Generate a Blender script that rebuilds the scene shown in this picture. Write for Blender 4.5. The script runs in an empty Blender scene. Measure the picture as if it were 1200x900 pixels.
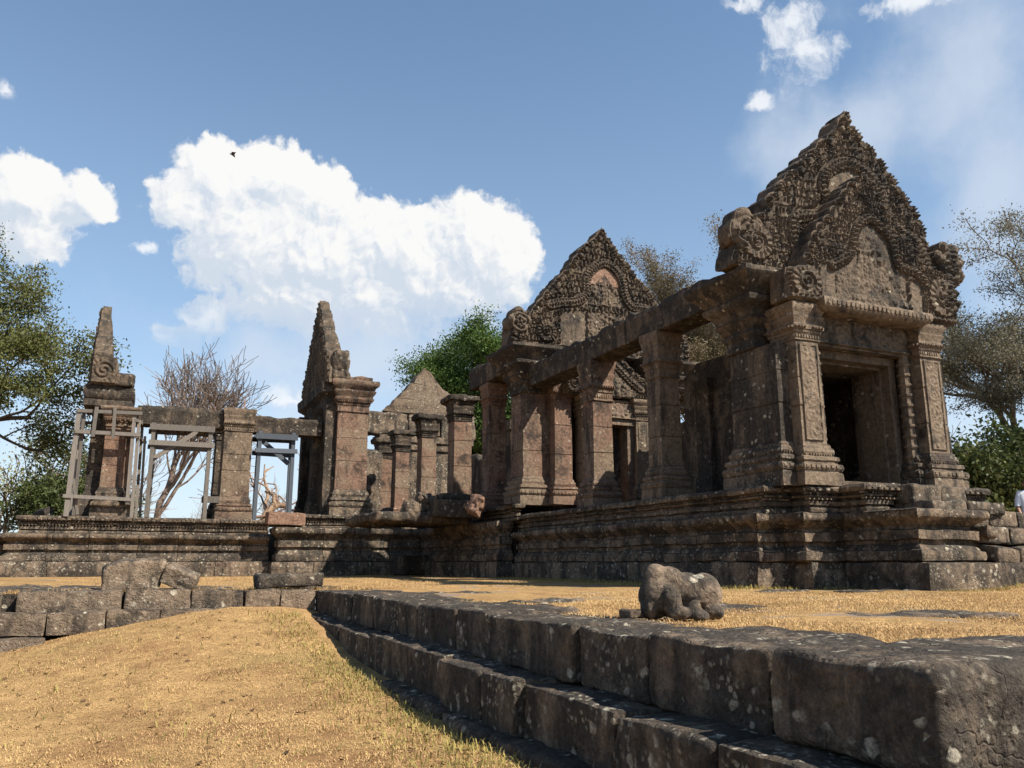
import bpy, bmesh, math, random
import numpy as np
from mathutils import Vector, Matrix
from mathutils.geometry import tessellate_polygon
R = math.radians
random.seed(7); RNG = np.random.default_rng(11)
scene = bpy.context.scene
COL = scene.collection

# ---------------------------------------------------------------- camera
cd = bpy.data.cameras.new("camera"); cam = bpy.data.objects.new("camera", cd); COL.objects.link(cam)
cam.location = (0, 0, 0.5); cam.rotation_euler = (R(90 + 12.159), 0, R(-24.155))
cd.sensor_width = 36; cd.lens = 29.1; cd.clip_start = 0.05; cd.clip_end = 5000
scene.camera = cam
# ---------------------------------------------------------------- light
SUN_DIR = Vector((0.60, -0.75, 1.0)).normalized()
SUN_EL = math.asin(SUN_DIR.z); SUN_ROT = math.atan2(SUN_DIR.x, SUN_DIR.y) % (2 * math.pi)
sd = bpy.data.lights.new("sun", 'SUN'); sd.energy = 5.0; sd.angle = R(0.53); sd.color = (1.0, 0.93, 0.82)
so = bpy.data.objects.new("sun", sd); COL.objects.link(so); so.location = (20, -20, 40)
so.rotation_euler = SUN_DIR.to_track_quat('Z', 'Y').to_euler()
vs = scene.view_settings
vs.view_transform = 'Standard'; vs.look = 'None'; vs.gamma = 1; vs.use_curve_mapping = False
vs.exposure = 0.95
scene.render.engine = 'CYCLES'
scene.cycles.use_denoising = True
scene.cycles.max_bounces = 5; scene.cycles.diffuse_bounces = 3; scene.cycles.transparent_max_bounces = 4
SKY_STRENGTH = 0.0555

# ---------------------------------------------------------------- node helper
class NT:
    def __init__(s, tree): s.t = tree; s.n = tree.nodes; s.l = tree.links
    def new(s, typ, **kw):
        n = s.n.new(typ)
        for k, v in kw.items(): setattr(n, k, v)
        return n
    def put(s, sock, v):
        if isinstance(v, bpy.types.NodeSocket): s.l.new(v, sock)
        elif v is not None: sock.default_value = v
    def m(s, op, a, b=None, c=None, clamp=False):
        n = s.new('ShaderNodeMath', operation=op, use_clamp=clamp)
        s.put(n.inputs[0], a); s.put(n.inputs[1], b)
        if c is not None: s.put(n.inputs[2], c)
        return n.outputs[0]
    def vm(s, op, a, b=None, out=0):
        n = s.new('ShaderNodeVectorMath', operation=op); s.put(n.inputs[0], a)
        if b is not None:
            s.put(n.inputs[3 if op == 'SCALE' else 1], b)
        return n.outputs[out]
    def noise(s, vec, scale, detail=4, rough=0.55, dist=0.0, color=False, dim='3D'):
        n = s.new('ShaderNodeTexNoise', noise_dimensions=dim); s.put(n.inputs['Vector'], vec)
        s.put(n.inputs['Scale'], scale); n.inputs['Detail'].default_value = detail
        n.inputs['Roughness'].default_value = rough; n.inputs['Distortion'].default_value = dist
        return n.outputs['Color' if color else 'Fac']
    def voro(s, vec, scale, feature='F1', out='Distance', detail=0, smooth=None, rand=1.0, dim='3D'):
        n = s.new('ShaderNodeTexVoronoi', feature=feature, voronoi_dimensions=dim); s.put(n.inputs['Vector'], vec)
        s.put(n.inputs['Scale'], scale); n.inputs['Randomness'].default_value = rand
        if detail: n.inputs['Detail'].default_value = detail
        if smooth is not None: n.inputs['Smoothness'].default_value = smooth
        return n.outputs[out]
    def ramp(s, fac, lo, hi, a=0.0, b=1.0, smooth=True):
        n = s.new('ShaderNodeMapRange', interpolation_type='SMOOTHSTEP' if smooth else 'LINEAR', clamp=True)
        s.put(n.inputs[0], fac); n.inputs[1].default_value = lo; n.inputs[2].default_value = hi
        s.put(n.inputs[3], a); s.put(n.inputs[4], b)
        return n.outputs[0]
    def mix(s, f, a, b, mode='MIX'):
        n = s.new('ShaderNodeMix', data_type='RGBA', blend_type=mode); n.clamp_factor = True
        s.put(n.inputs[0], f)
        for i, v in ((6, a), (7, b)):
            if isinstance(v, tuple) and len(v) == 3: v = (*v, 1)
            s.put(n.inputs[i], v)
        return n.outputs[2]
    def scale_xyz(s, vec, sc):
        return s.vm('MULTIPLY', vec, sc)

# ---------------------------------------------------------------- world: Nishita sky with clouds
world = bpy.data.worlds.new("World"); scene.world = world; world.use_nodes = True
w = NT(world.node_tree); w.n.clear()
sky = w.new('ShaderNodeTexSky', sky_type='NISHITA')
sky.sun_disc = False; sky.sun_elevation = SUN_EL; sky.sun_rotation = SUN_ROT
sky.air_density = 1.0; sky.dust_density = 0.5; sky.ozone_density = 3.0; sky.altitude = 600
tc = w.new('ShaderNodeTexCoord')
sep = w.new('ShaderNodeSeparateXYZ'); w.put(sep.inputs[0], tc.outputs['Generated'])
az = w.m('MULTIPLY', w.m('SUBTRACT', w.m('ARCTAN2', sep.outputs[0], sep.outputs[1]), R(24.155)), 57.29578)
el = w.m('MULTIPLY', w.m('ARCSINE', sep.outputs[2]), 57.29578)
comb = w.new('ShaderNodeCombineXYZ'); w.put(comb.inputs[0], az); w.put(comb.inputs[1], el)
p0 = comb.outputs[0]
wn = w.noise(p0, 0.22, 4, 0.55, color=True, dim='2D')
wv = w.vm('SCALE', w.vm('SUBTRACT', wn, (0.5, 0.5, 0.5)), 2.2)
wn2 = w.noise(p0, 0.9, 5, 0.6, color=True, dim='2D')
wv2 = w.vm('SCALE', w.vm('SUBTRACT', wn2, (0.5, 0.5, 0.5)), 0.9)
p = w.vm('ADD', w.vm('ADD', p0, wv), wv2)
def blobs(p, lst, k=0.15):
    acc = None
    for (cx, cy, rx, ry) in lst:
        d = w.vm('LENGTH', w.scale_xyz(w.vm('SUBTRACT', p, (cx, cy, 0)), (1 / rx, 1 / ry, 0)), out=1)
        f = w.m('SUBTRACT', 1.0, d)
        acc = f if acc is None else w.m('SMOOTH_MAX', acc, f, k)
    return acc
CUMULUS = [(-16.76, 25.36, 4.79, 2.39), (-20.21, 24.92, 4.33, 2.19), (-23.07, 22.63, 2.62, 2.6), (-13.42, 24.61, 2.43, 2.17), (-18.2, 21.09, 6.44, 4.05), (-12.31, 20.51, 6.7, 3.91), (-8.1, 21.62, 4.34, 2.82), (-2.2, 22.09, 3.89, 3.28), (-0.0, 20.08, 2.37, 2.99), (-4.95, 18.85, 6.81, 3.45), (-9.79, 17.8, 6.7, 3.15), (-14.51, 17.51, 6.53, 2.82), (-32.07, 21.51, 3.8, 2.42), (-28.77, 22.28, 1.59, 1.7), (-31.57, 19.34, 2.82, 1.97), (-21.13, 15.8, 2.17, 1.31), (-22.88, 14.35, 1.84, 1.09)]
WISPS = [(21.48, 32.67, 2.7, 2.46), (21.04, 34.21, 2.29, 1.41), (18.55, 29.51, 1.28, 0.61), (28.31, 33.47, 3.52, 0.81), (17.52, 35.36, 1.81, 0.47), (-25.46, 19.87, 0.9, 0.45), (-15.27, 10.6, 2.26, 0.91), (-34.06, 27.13, 0.82, 0.64)]
VEIL = [(32.23, 28.34, 8.0, 9.5), (24.27, 26.62, 7.99, 3.96), (32.74, 21.36, 6.5, 6.5), (-10.82, 13.69, 15.67, 4.04)]
SUNSH = (1.3, 1.5, 0.0)                                # toward the light, in degrees
def cumulus(q):
    f_ = None
    for (cx, cy, rx, ry) in CUMULUS:
        d_ = w.vm('LENGTH', w.scale_xyz(w.vm('SUBTRACT', q, (cx, cy, 0)), (1 / (rx * 1.12), 1 / (ry * 1.12), 0)), out=1)
        g_ = w.m('SUBTRACT', 1.0, d_)
        f_ = g_ if f_ is None else w.m('SMOOTH_MAX', f_, g_, 0.12)
    big_ = w.voro(q, 0.24, 'SMOOTH_F1', detail=0, smooth=0.35, dim='2D')
    sml_ = w.voro(q, 0.62, 'SMOOTH_F1', detail=2.5, smooth=0.3, dim='2D')
    return w.m('ADD', w.m('MULTIPLY', f_, 1.25), w.m('ADD', w.m('MULTIPLY', w.m('SUBTRACT', 0.50, big_), 0.42), w.m('MULTIPLY', w.m('SUBTRACT', 0.45, sml_), 0.34)))
field = cumulus(p); field2 = cumulus(w.vm('ADD', p, SUNSH))
wisp_n = w.noise(p0, 1.3, 6, 0.65, dim='2D')
dens = w.ramp(w.m('ADD', field, w.m('MULTIPLY', w.m('SUBTRACT', wisp_n, 0.5), 0.35)), 0.0, 0.30)
basefade = w.ramp(w.m('ADD', el, w.m('MULTIPLY', w.noise(p0, 0.25, 4, dim='2D'), 6.0)), 14.0, 23.0)
dens = w.m('MULTIPLY', dens, w.ramp(basefade, 0, 1, 0.22, 1.0))
lit = w.m('ADD', w.m('MULTIPLY', w.m('SUBTRACT', field, field2), 0.62), w.ramp(w.m('ADD', el, w.m('MULTIPLY', wn, 4.0)), 17.5, 29.0, 0.06, 0.58))
lit = w.m('ADD', lit, w.m('MULTIPLY', w.m('SUBTRACT', w.noise(p, 0.45, 6, 0.62, dim='2D'), 0.5), 0.36))
fine_ = w.voro(p, 1.1, 'SMOOTH_F1', detail=2, smooth=0.4, dim='2D'); fine2 = w.voro(w.vm('ADD', p, (0.35, 0.4, 0)), 1.1, 'SMOOTH_F1', detail=2, smooth=0.4, dim='2D')
lit = w.m('ADD', lit, w.m('MULTIPLY', w.m('SUBTRACT', fine2, fine_), 0.38))
CL_W = (9.0, 8.98, 8.9); CL_S = (6.1, 6.8, 7.75)
ccol = w.mix(w.ramp(lit, -0.12, 0.72), CL_S, CL_W)
# thin veil and wisps
fw_ = blobs(p, WISPS)
wisp = w.ramp(w.m('ADD', fw_, w.m('MULTIPLY', w.m('SUBTRACT', w.noise(p, 0.55, 7, 0.62, dim='2D'), 0.5), 2.3)), -0.05, 1.0)
fv_ = blobs(p, VEIL, 0.4)
veil = w.m('MULTIPLY', w.ramp(w.m('ADD', fv_, w.m('MULTIPLY', w.m('SUBTRACT', w.noise(p0, 0.12, 5, 0.55, dim='2D'), 0.5), 2.0)), -0.2, 1.1), 0.66)
# low haze bank
low = w.ramp(w.m('ADD', el, w.m('MULTIPLY', w.m('SUBTRACT', w.noise(p0, 0.18, 6, 0.55, dim='2D'), 0.5), 12.0)), 2.0, 17.0, 0.62, 0.0)
skyc = w.mix(w.ramp(el, 0, 42, 0.45, 0.10), w.mix(1.0, sky.outputs[0], (1.17, 1.50, 1.55), 'MULTIPLY'), (6.2, 7.2, 8.4))
c = w.mix(low, skyc, (7.6, 8.3, 9.2))
c = w.mix(veil, c, (6.6, 7.3, 8.3))
c = w.mix(dens, c, ccol)
c = w.mix(w.m('MULTIPLY', wisp, 0.85), c, (8.9, 9.1, 9.4))
bg = w.new('ShaderNodeBackground'); w.put(bg.inputs[0], c); bg.inputs[1].default_value = SKY_STRENGTH
wo = w.new('ShaderNodeOutputWorld'); w.l.new(bg.outputs[0], wo.inputs[0])
world.cycles.sampling_method = 'MANUAL'; world.cycles.sample_map_resolution = 512

# ---------------------------------------------------------------- numpy noise
def _hash(ix, iy, iz, seed=0):
    h = (ix * 374761393 + iy * 668265263 + iz * 2147483647 + seed * 974711) & 0xFFFFFFFF
    h = ((h ^ (h >> 13)) * 1274126177) & 0xFFFFFFFF
    h = (h ^ (h >> 16)) & 0xFFFFFFFF
    return h / 4294967295.0
def vnoise(P, seed=0):
    P = np.asarray(P, float); I = np.floor(P).astype(np.int64); Fr = P - I; Fr = Fr * Fr * (3 - 2 * Fr)
    out = 0
    for dx in (0, 1):
        wx = Fr[:, 0] if dx else 1 - Fr[:, 0]
        for dy in (0, 1):
            wy = Fr[:, 1] if dy else 1 - Fr[:, 1]
            for dz in (0, 1):
                wz = Fr[:, 2] if dz else 1 - Fr[:, 2]
                out = out + wx * wy * wz * _hash(I[:, 0] + dx, I[:, 1] + dy, I[:, 2] + dz, seed)
    return out - 0.5
def fbm(P, sc, octs=3, seed=0):
    P = np.asarray(P, float) * sc; a = 1.0; o = 0
    for k in range(octs):
        o = o + a * vnoise(P + 17.3 * k, seed + k); P = P * 2.03; a *= 0.5
    return o
def cells(u, v, seed=0, jit=0.8):
    """Worley distance (F1) in a unit grid, and offsets to the nearest point."""
    iu = np.floor(u).astype(np.int64); iv = np.floor(v).astype(np.int64)
    best = np.full(u.shape, 9.0); bu = np.zeros_like(best); bv = np.zeros_like(best)
    for a in (-1, 0, 1):
        for b in (-1, 0, 1):
            cu = iu + a; cv = iv + b
            px = cu + 0.5 + jit * (_hash(cu, cv, cu * 0 + 3, seed) - 0.5); py = cv + 0.5 + jit * (_hash(cu, cv, cu * 0 + 9, seed) - 0.5)
            d = np.hypot(u - px, v - py); m = d < best
            best = np.where(m, d, best); bu = np.where(m, u - px, bu); bv = np.where(m, v - py, bv)
    return best, bu, bv

# ---------------------------------------------------------------- mesh builder
class MB:
    def __init__(s): s.V = []; s.F = []; s.T = []; s.n = 0
    def add(s, verts, faces, tone=None):
        verts = np.asarray(verts, float).reshape(-1, 3)
        s.V.append(verts); o = s.n
        s.F.extend([tuple(i + o for i in f) for f in faces])
        t = random.random() if tone is None else tone
        s.T.append(np.full(len(verts), t) if np.isscalar(t) else np.asarray(t, float))
        s.n += len(verts); return s
    def build(s, name, mat, parent=None, origin=None, smooth=35, weld=False):
        V = np.concatenate(s.V) if s.V else np.zeros((0, 3))
        if origin is None and parent is not None:
            q = parent
            while q.parent: q = q.parent
            origin = q.location
        if origin is not None: V = V - np.array(origin)[None, :]
        me = bpy.data.meshes.new(name)
        me.from_pydata([tuple(v) for v in V], [], s.F)
        at = me.attributes.new('tone', 'FLOAT', 'POINT'); at.data.foreach_set('value', np.concatenate(s.T).astype(np.float32))
        if weld:
            bm = bmesh.new(); bm.from_mesh(me); bmesh.ops.remove_doubles(bm, verts=bm.verts, dist=0.0015); bm.to_mesh(me); bm.free()
        if smooth:
            me.polygons.foreach_set('use_smooth', [True] * len(me.polygons)); me.set_sharp_from_angle(angle=R(smooth))
        me.materials.append(mat); me.update()
        o = bpy.data.objects.new(name, me); COL.objects.link(o)
        if parent is not None: o.parent = parent
        elif origin is not None: o.location = origin
        return o

def tag(o, label=None, cat=None, group=None, kind=None):
    if label: o['label'] = label
    if cat: o['category'] = cat
    if group: o['group'] = group
    if kind: o['kind'] = kind
    return o
def thing(name, loc, label, cat, group=None):
    o = bpy.data.objects.new(name, None); COL.objects.link(o); o.location = loc; o.empty_display_size = 0.2
    return tag(o, label, cat, group)

def grid_faces(nr, nc, close=False):
    f = []
    for i in range(nr - 1):
        for j in range(nc if close else nc - 1):
            k = (j + 1) % nc
            f.append((i * nc + j, i * nc + k, (i + 1) * nc + k, (i + 1) * nc + j))
    return f
def jitter(V, amp, sc=5.0, seed=0, octs=3):
    V = np.asarray(V, float)
    D = np.stack([fbm(V + 31.7 * k, sc, octs, seed + 5 * k) for k in range(3)], 1)
    return V + D * amp * 2

def rock(mb, c, dims, rnd=0.06, n=None, amp=0.03, sc=2.2, rot=0.0, tilt=(0, 0), seed=0, tone=None, squash=None):
    """Rounded, weathered block: six grids on a box, rounded corners, noise. squash(P) may reshape local points."""
    hx, hy, hz = [d / 2 for d in dims]
    big = max(dims)
    ns = [max(3, min(40, int(round(2 * h / (n or big / 12))))) for h in (hx, hy, hz)]
    V = []; F = []; o = 0
    def gp(k): # concentrate samples near edges
        t = np.linspace(-1, 1, k + 1); return np.sign(t) * (1 - (1 - np.abs(t)) ** 1.25)
    for ax in range(3):
        a, b = [(1, 2), (2, 0), (0, 1)][ax]
        ga, gb = gp(ns[a]), gp(ns[b])
        for sg in (-1, 1):
            A, B = np.meshgrid(ga, gb, indexing='ij'); P = np.zeros((A.size, 3))
            P[:, ax] = sg; P[:, a] = A.ravel(); P[:, b] = B.ravel()
            V.append(P)
            for f in grid_faces(len(ga), len(gb)):
                f = tuple(i + o for i in f); F.append(f[::-1] if sg < 0 else f)
            o += len(P)
    P = np.concatenate(V) * np.array([hx, hy, hz])
    r = min(rnd, hx * .95, hy * .95, hz * .95)
    q = np.clip(P, [-(hx - r), -(hy - r), -(hz - r)], [hx - r, hy - r, hz - r]); d = P - q
    L = np.linalg.norm(d, axis=1, keepdims=True); P = q + r * d / np.maximum(L, 1e-9)
    nrm = d / np.maximum(L, 1e-9)
    off = np.array([seed * 13.7, seed * 7.1, seed * 3.3])
    h = fbm(P + off, sc, 4, seed) * amp * 2 + fbm(P + off, sc * 6, 2, seed + 50) * amp * .45 - np.clip(.10 - np.abs(fbm(P + off, sc * 1.1, 2, seed + 90)), 0, 1) * amp * 5.0
    P = P + nrm * h[:, None]
    if squash: P = squash(P)
    M = Matrix.Rotation(rot, 3, 'Z') @ Matrix.Rotation(tilt[0], 3, 'X') @ Matrix.Rotation(tilt[1], 3, 'Y')
    P = P @ np.array(M).T + np.array(c)
    mb.add(P, F, tone)

def rect_sweep(mb, x0, x1, y0, y1, prof, step=0.16, amp=0.010, cap=True, tone=None, seed=0):
    """Stack of mouldings around a rectangle: prof = [(offset, z)...] bottom to top."""
    nx = max(2, int((x1 - x0) / step)); ny = max(2, int((y1 - y0) / step)); V = []
    for (o, z) in prof:
        X0, X1, Y0, Y1 = x0 - o, x1 + o, y0 - o, y1 + o
        L = [(X0 + (X1 - X0) * i / nx, Y0, z) for i in range(nx)] + [(X1, Y0 + (Y1 - Y0) * i / ny, z) for i in range(ny)]
        L += [(X1 - (X1 - X0) * i / nx, Y1, z) for i in range(nx)] + [(X0, Y1 - (Y1 - Y0) * i / ny, z) for i in range(ny)]
        V += L
    nc = 2 * (nx + ny); F = grid_faces(len(prof), nc, True)
    V = np.array(V)
    V = jitter(V, amp, 3.2, seed)
    if cap:
        ct = V[-nc:].mean(0); cb = V[:nc].mean(0); k = len(V)
        V = np.vstack([V, ct, cb])
        b = (len(prof) - 1) * nc
        F += [(b + i, b + (i + 1) % nc, k) for i in range(nc)] + [((i + 1) % nc, i, k + 1) for i in range(nc)]
    mb.add(V, F, tone)

def fine(prof, dz=0.12):
    """Insert extra points on long profile spans."""
    out = [prof[0]]
    for a, b in zip(prof, prof[1:]):
        L = math.hypot(b[0] - a[0], b[1] - a[1]); k = max(1, int(L / dz))
        out += [(a[0] + (b[0] - a[0]) * i / k, a[1] + (b[1] - a[1]) * i / k) for i in range(1, k + 1)]
    return out

def run(mb, path, prof, step=0.2, block=(0.9, 1.7), gap=0.012, jit=0.012, amp=0.014, seed=0, closed=False, skip=()):
    """Moulded course of blocks along a plan path (outward side on the right of travel... i.e. d rotated by -90 deg)."""
    rnd = random.Random(seed); prof = fine(prof, 0.14)
    n = len(path); E = n if closed else n - 1
    nr = []
    for i in range(E):
        a, b = path[i], path[(i + 1) % n]; L = math.hypot(b[0] - a[0], b[1] - a[1])
        nr.append(((b[1] - a[1]) / L, -(b[0] - a[0]) / L))
    def mit(i):
        if closed or 0 < i < n - 1:
            p, q = nr[(i - 1) % E], nr[i % E]; k = 1 + p[0] * q[0] + p[1] * q[1]
            return ((p[0] + q[0]) / k, (p[1] + q[1]) / k)
        return nr[0] if i == 0 else nr[-1]
    for i in range(E):
        if i in skip: continue
        a = path[i]; b = path[(i + 1) % n]; L = math.hypot(b[0] - a[0], b[1] - a[1]); nx, ny = nr[i]
        dx, dy = (b[0] - a[0]) / L, (b[1] - a[1]) / L
        ma, mb_ = mit(i), mit((i + 1) if closed else i + 1)
        cuts = [0.0]
        while L - cuts[-1] > block[1]: cuts.append(cuts[-1] + rnd.uniform(*block))
        if L - cuts[-1] < 0.35 and len(cuts) > 1: cuts[-1] = L
        else: cuts.append(L)
        # dark core behind the joints
        V = []
        for (o, z) in prof:
            o2 = o - 0.07
            V += [(a[0] + ma[0] * o2, a[1] + ma[1] * o2, z), (b[0] + mb_[0] * o2, b[1] + mb_[1] * o2, z)]
        mb.add(V, grid_faces(len(prof), 2), 0.3)
        for s0, s1 in zip(cuts, cuts[1:]):
            first, last = s0 == 0, s1 == L
            g0 = s0 + (0 if first else gap); g1 = s1 - (0 if last else gap)
            k = max(1, int((g1 - g0) / step)); ts = [g0 + (g1 - g0) * j / k for j in range(k + 1)]
            chip = (rnd.uniform(g0, g1), rnd.uniform(.12, .45), rnd.uniform(.04, .13)) if rnd.random() < .45 else None
            ztop = max(z for _, z in prof); zsp = ztop - min(z for _, z in prof)
            jo = rnd.uniform(-jit, jit); jz = rnd.uniform(-jit, jit) * 0.6; sl = rnd.uniform(-jit, jit) * 0.6
            cols = []
            for j, t in enumerate(ts):
                dive = [0.0]
                if j == 0 and not first: dive = [0.09, 0.0]
                if j == k and not last: dive = [0.0, 0.09]
                for dv in dive:
                    c = []
                    for (o, z) in prof:
                        oo = o - dv + jo
                        if chip and o > -.3 and z > ztop - .3 * zsp: oo -= chip[2] * max(0, 1 - abs(t - chip[0]) / chip[1]) ** .6
                        if j == 0 and first: x, y = a[0] + ma[0] * oo, a[1] + ma[1] * oo
                        elif j == k and last: x, y = b[0] + mb_[0] * oo, b[1] + mb_[1] * oo
                        else: x, y = a[0] + dx * t + nx * oo, a[1] + dy * t + ny * oo
                        c.append((x, y, z + jz + sl * (t - s0)))
                    cols.append(c)
            V = np.array(cols).reshape(-1, 3); m = len(prof)
            V = jitter(V, amp, 2.6, seed); F = grid_faces(len(cols), m)
            mb.add(V, F, rnd.random())

def beads(mb, p0, p1, z, h, depth, pitch, nrm, fill=0.72, tone=0.5, drop=0.04, point=False):
    """Row of small carved petals or dentils along a line."""
    L = math.hypot(p1[0] - p0[0], p1[1] - p0[1]); k = max(1, int(L / pitch)); dx, dy = (p1[0] - p0[0]) / L, (p1[1] - p0[1]) / L
    for i in range(k):
        if random.random() < drop: continue
        t = (i + .5) * L / k; wd = L / k * fill / 2; cx, cy = p0[0] + dx * t, p0[1] + dy * t
        d = depth * random.uniform(.75, 1.1); V = []
        for (s, zz, o) in ((-1, z - h / 2, -.02), (1, z - h / 2, -.02), (1, z + h / 2, -.02), (-1, z + h / 2, -.02)):
            V.append((cx + dx * wd * s + nrm[0] * o, cy + dy * wd * s + nrm[1] * o, zz))
        ws = .25 if point else .62
        for (s, zz) in ((-ws, z - h * .34), (ws, z - h * .34), (.66, z + h * .3), (-.66, z + h * .3)):
            V.append((cx + dx * wd * s + nrm[0] * d, cy + dy * wd * s + nrm[1] * d, zz))
        mb.add(V, [(4, 5, 6, 7), (0, 1, 5, 4), (1, 2, 6, 5), (2, 3, 7, 6), (3, 0, 4, 7)], tone)
def bead_ring(mb, x0, x1, y0, y1, o, z, h, depth, pitch, sides='fl', **k):
    if 'f' in sides: beads(mb, (x0 - o, y0 - o), (x1 + o, y0 - o), z, h, depth, pitch, (0, -1), **k)
    if 'l' in sides: beads(mb, (x0 - o, y1 + o), (x0 - o, y0 - o), z, h, depth, pitch, (-1, 0), **k)
    if 'r' in sides: beads(mb, (x1 + o, y0 - o), (x1 + o, y1 + o), z, h, depth, pitch, (1, 0), **k)

def bar(mb, a, b, w_, d_, tone=None, up=(0, 0, 1), amp=0.0):
    """Rectangular timber from a to b."""
    a, b = Vector(a), Vector(b); t = (b - a).normalized(); u = Vector(up)
    if abs(t.dot(u)) > .95: u = Vector((0, 1, 0))
    s = t.cross(u).normalized(); u = s.cross(t)
    V = []
    for pt in (a, b):
        for (i, j) in ((-1, -1), (1, -1), (1, 1), (-1, 1)): V.append(tuple(pt + s * (i * w_ / 2) + u * (j * d_ / 2)))
    mb.add(V, [(0, 1, 2, 3), (7, 6, 5, 4), (0, 4, 5, 1), (1, 5, 6, 2), (2, 6, 7, 3), (3, 7, 4, 0)], tone)

def tube(mb, pts, rad, k=6, tone=0.5, capped=True):
    pts = [Vector(p) for p in pts]; V = []; u = None
    for i, p_ in enumerate(pts):
        t = (pts[min(i + 1, len(pts) - 1)] - pts[max(i - 1, 0)]).normalized()
        if u is None: u = t.orthogonal().normalized()
        u = (u - t * u.dot(t)); u = u.normalized() if u.length > 1e-6 else t.orthogonal().normalized()
        v = t.cross(u)
        for j in range(k):
            a = 2 * math.pi * j / k; V.append(tuple(p_ + (u * math.cos(a) + v * math.sin(a)) * rad[i]))
    F = grid_faces(len(pts), k, True)
    if capped: F += [tuple(range(k))[::-1], tuple(range((len(pts) - 1) * k, len(pts) * k))]
    mb.add(V, F, tone)

# ---------------------------------------------------------------- materials
def stone(name, red=0.5, dark=0.5, lichen=0.5, bump=1.0, val=1.0, warm=0.0):
    """Weathered sandstone: brown and grey beds, black biofilm streaks, pale lichen, pitted surface."""
    mt = bpy.data.materials.new(name); mt.use_nodes = True; k = NT(mt.node_tree)
    b = k.n['Principled BSDF']; b.inputs['Roughness'].default_value = 0.93; b.inputs['Specular IOR Level'].default_value = 0.18
    geo = k.new('ShaderNodeNewGeometry'); P = geo.outputs['Position']
    at = k.new('ShaderNodeAttribute', attribute_name='tone'); tone = at.outputs['Fac']
    oi = k.new('ShaderNodeObjectInfo')
    P = k.vm('ADD', P, k.vm('SCALE', (3.1, 1.7, 2.3), oi.outputs['Random']))
    P2 = k.vm('ADD', P, k.vm('SCALE', (7.3, 5.1, 0.0), k.m('MULTIPLY', tone, 1.0)))
    n1 = k.noise(P2, 0.55, 5, 0.6)
    n2 = k.noise(P2, 2.3, 6, 0.65)
    n3 = k.noise(P2, 11.0, 5, 0.65)
    grey = k.mix(n2, (0.148 * val, 0.106 * val, 0.073 * val), (0.290 * val, 0.216 * val, 0.150 * val))
    redc = k.mix(n2, (0.140 * val, 0.078 * val, 0.052 * val), (0.278 * val, 0.174 * val, 0.122 * val))
    c = k.mix(k.ramp(k.m('ADD', n1, k.m('MULTIPLY', tone, 0.14)), 0.80 - 0.50 * red, 0.97 - 0.46 * red), grey, redc)
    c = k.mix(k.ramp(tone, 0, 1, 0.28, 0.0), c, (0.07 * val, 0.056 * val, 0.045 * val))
    # black biofilm: blotches + vertical runs, more on upward faces and top edges
    S = k.scale_xyz(P2, (2.2, 2.2, 0.42))
    st = k.noise(S, 1.3, 6, 0.62)
    bl = k.noise(P2, 1.1, 7, 0.68)
    sepn = k.new('ShaderNodeSeparateXYZ'); k.put(sepn.inputs[0], geo.outputs['Normal'])
    upf = k.ramp(sepn.outputs[2], 0.1, 0.8)
    film = k.m('ADD', k.m('MAXIMUM', k.ramp(st, 0.60 - 0.22 * dark, 0.78 - 0.2 * dark), k.ramp(bl, 0.62 - 0.22 * dark, 0.75 - 0.2 * dark)), k.m('MULTIPLY', upf, k.ramp(n2, 0.4, 0.62)), clamp=True)
    c = k.mix(k.m('MULTIPLY', film, 0.84), c, k.mix(n3, (0.013, 0.012, 0.011), (0.042, 0.038, 0.033)))
    # lichen: pale rounded spots and larger frosted areas
    v = k.voro(k.vm('ADD', P2, k.vm('SCALE', k.noise(P2, 9.0, 3, color=True), 0.08)), 6.5)
    vr = k.voro(P2, 6.5, out='Color')
    sp = k.m('MULTIPLY', k.ramp(v, 0.34, 0.20), k.ramp(vr, 0.78 - 0.25 * lichen, 0.92 - 0.2 * lichen))
    v2 = k.voro(k.vm('ADD', P2, k.vm('SCALE', k.noise(P2, 20.0, 3, color=True), 0.05)), 17.0)
    fl = k.m('MULTIPLY', k.ramp(v2, 0.42, 0.22), k.ramp(k.noise(P2, 1.7, 5, 0.6), 0.66 - 0.2 * lichen, 0.80 - 0.2 * lichen))
    li = k.m('MAXIMUM', sp, k.m('MULTIPLY', fl, 0.8))
    c = k.mix(k.m('MULTIPLY', li, k.ramp(n3, 0.3, 0.6, 0.35, 0.85)), c, k.mix(n2, (0.24, 0.215, 0.165), (0.48, 0.425, 0.33)))
    c = k.mix(k.ramp(n3, 0.32, 0.68), k.mix(0.0, c, c), k.mix(0.35, c, (0.55, 0.45, 0.36)), 'MIX') if False else c
    hs = k.new('ShaderNodeHueSaturation'); k.put(hs.inputs['Color'], c); k.put(hs.inputs['Value'], k.m('MULTIPLY', k.ramp(n3, 0.3, 0.7, 0.62, 1.35, smooth=False), k.ramp(k.noise(P2, 55.0, 5, 0.75), 0.3, 0.7, 0.60, 1.38, smooth=False)))
    k.l.new(hs.outputs[0], b.inputs['Base Color'])
    # bump: beds, pits, grain
    pits = k.voro(P2, 19.0)
    cr = k.voro(k.vm('ADD', P2, k.vm('SCALE', k.noise(P2, 3.0, 3, color=True), 0.5)), 1.7, 'DISTANCE_TO_EDGE')
    h = k.m('ADD', k.m('MULTIPLY', n2, 0.07), k.m('ADD', k.m('MULTIPLY', n3, 0.050), k.m('ADD', k.m('MULTIPLY', k.ramp(pits, 0.05, 0.35), 0.014), k.m('MULTIPLY', k.ramp(cr, 0.0, 0.02), 0.012))))
    h = k.m('ADD', h, k.m('MULTIPLY', k.noise(P2, 60.0, 5, 0.7), 0.014))
    h = k.m('ADD', h, k.m('MULTIPLY', li, 0.004))
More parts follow.
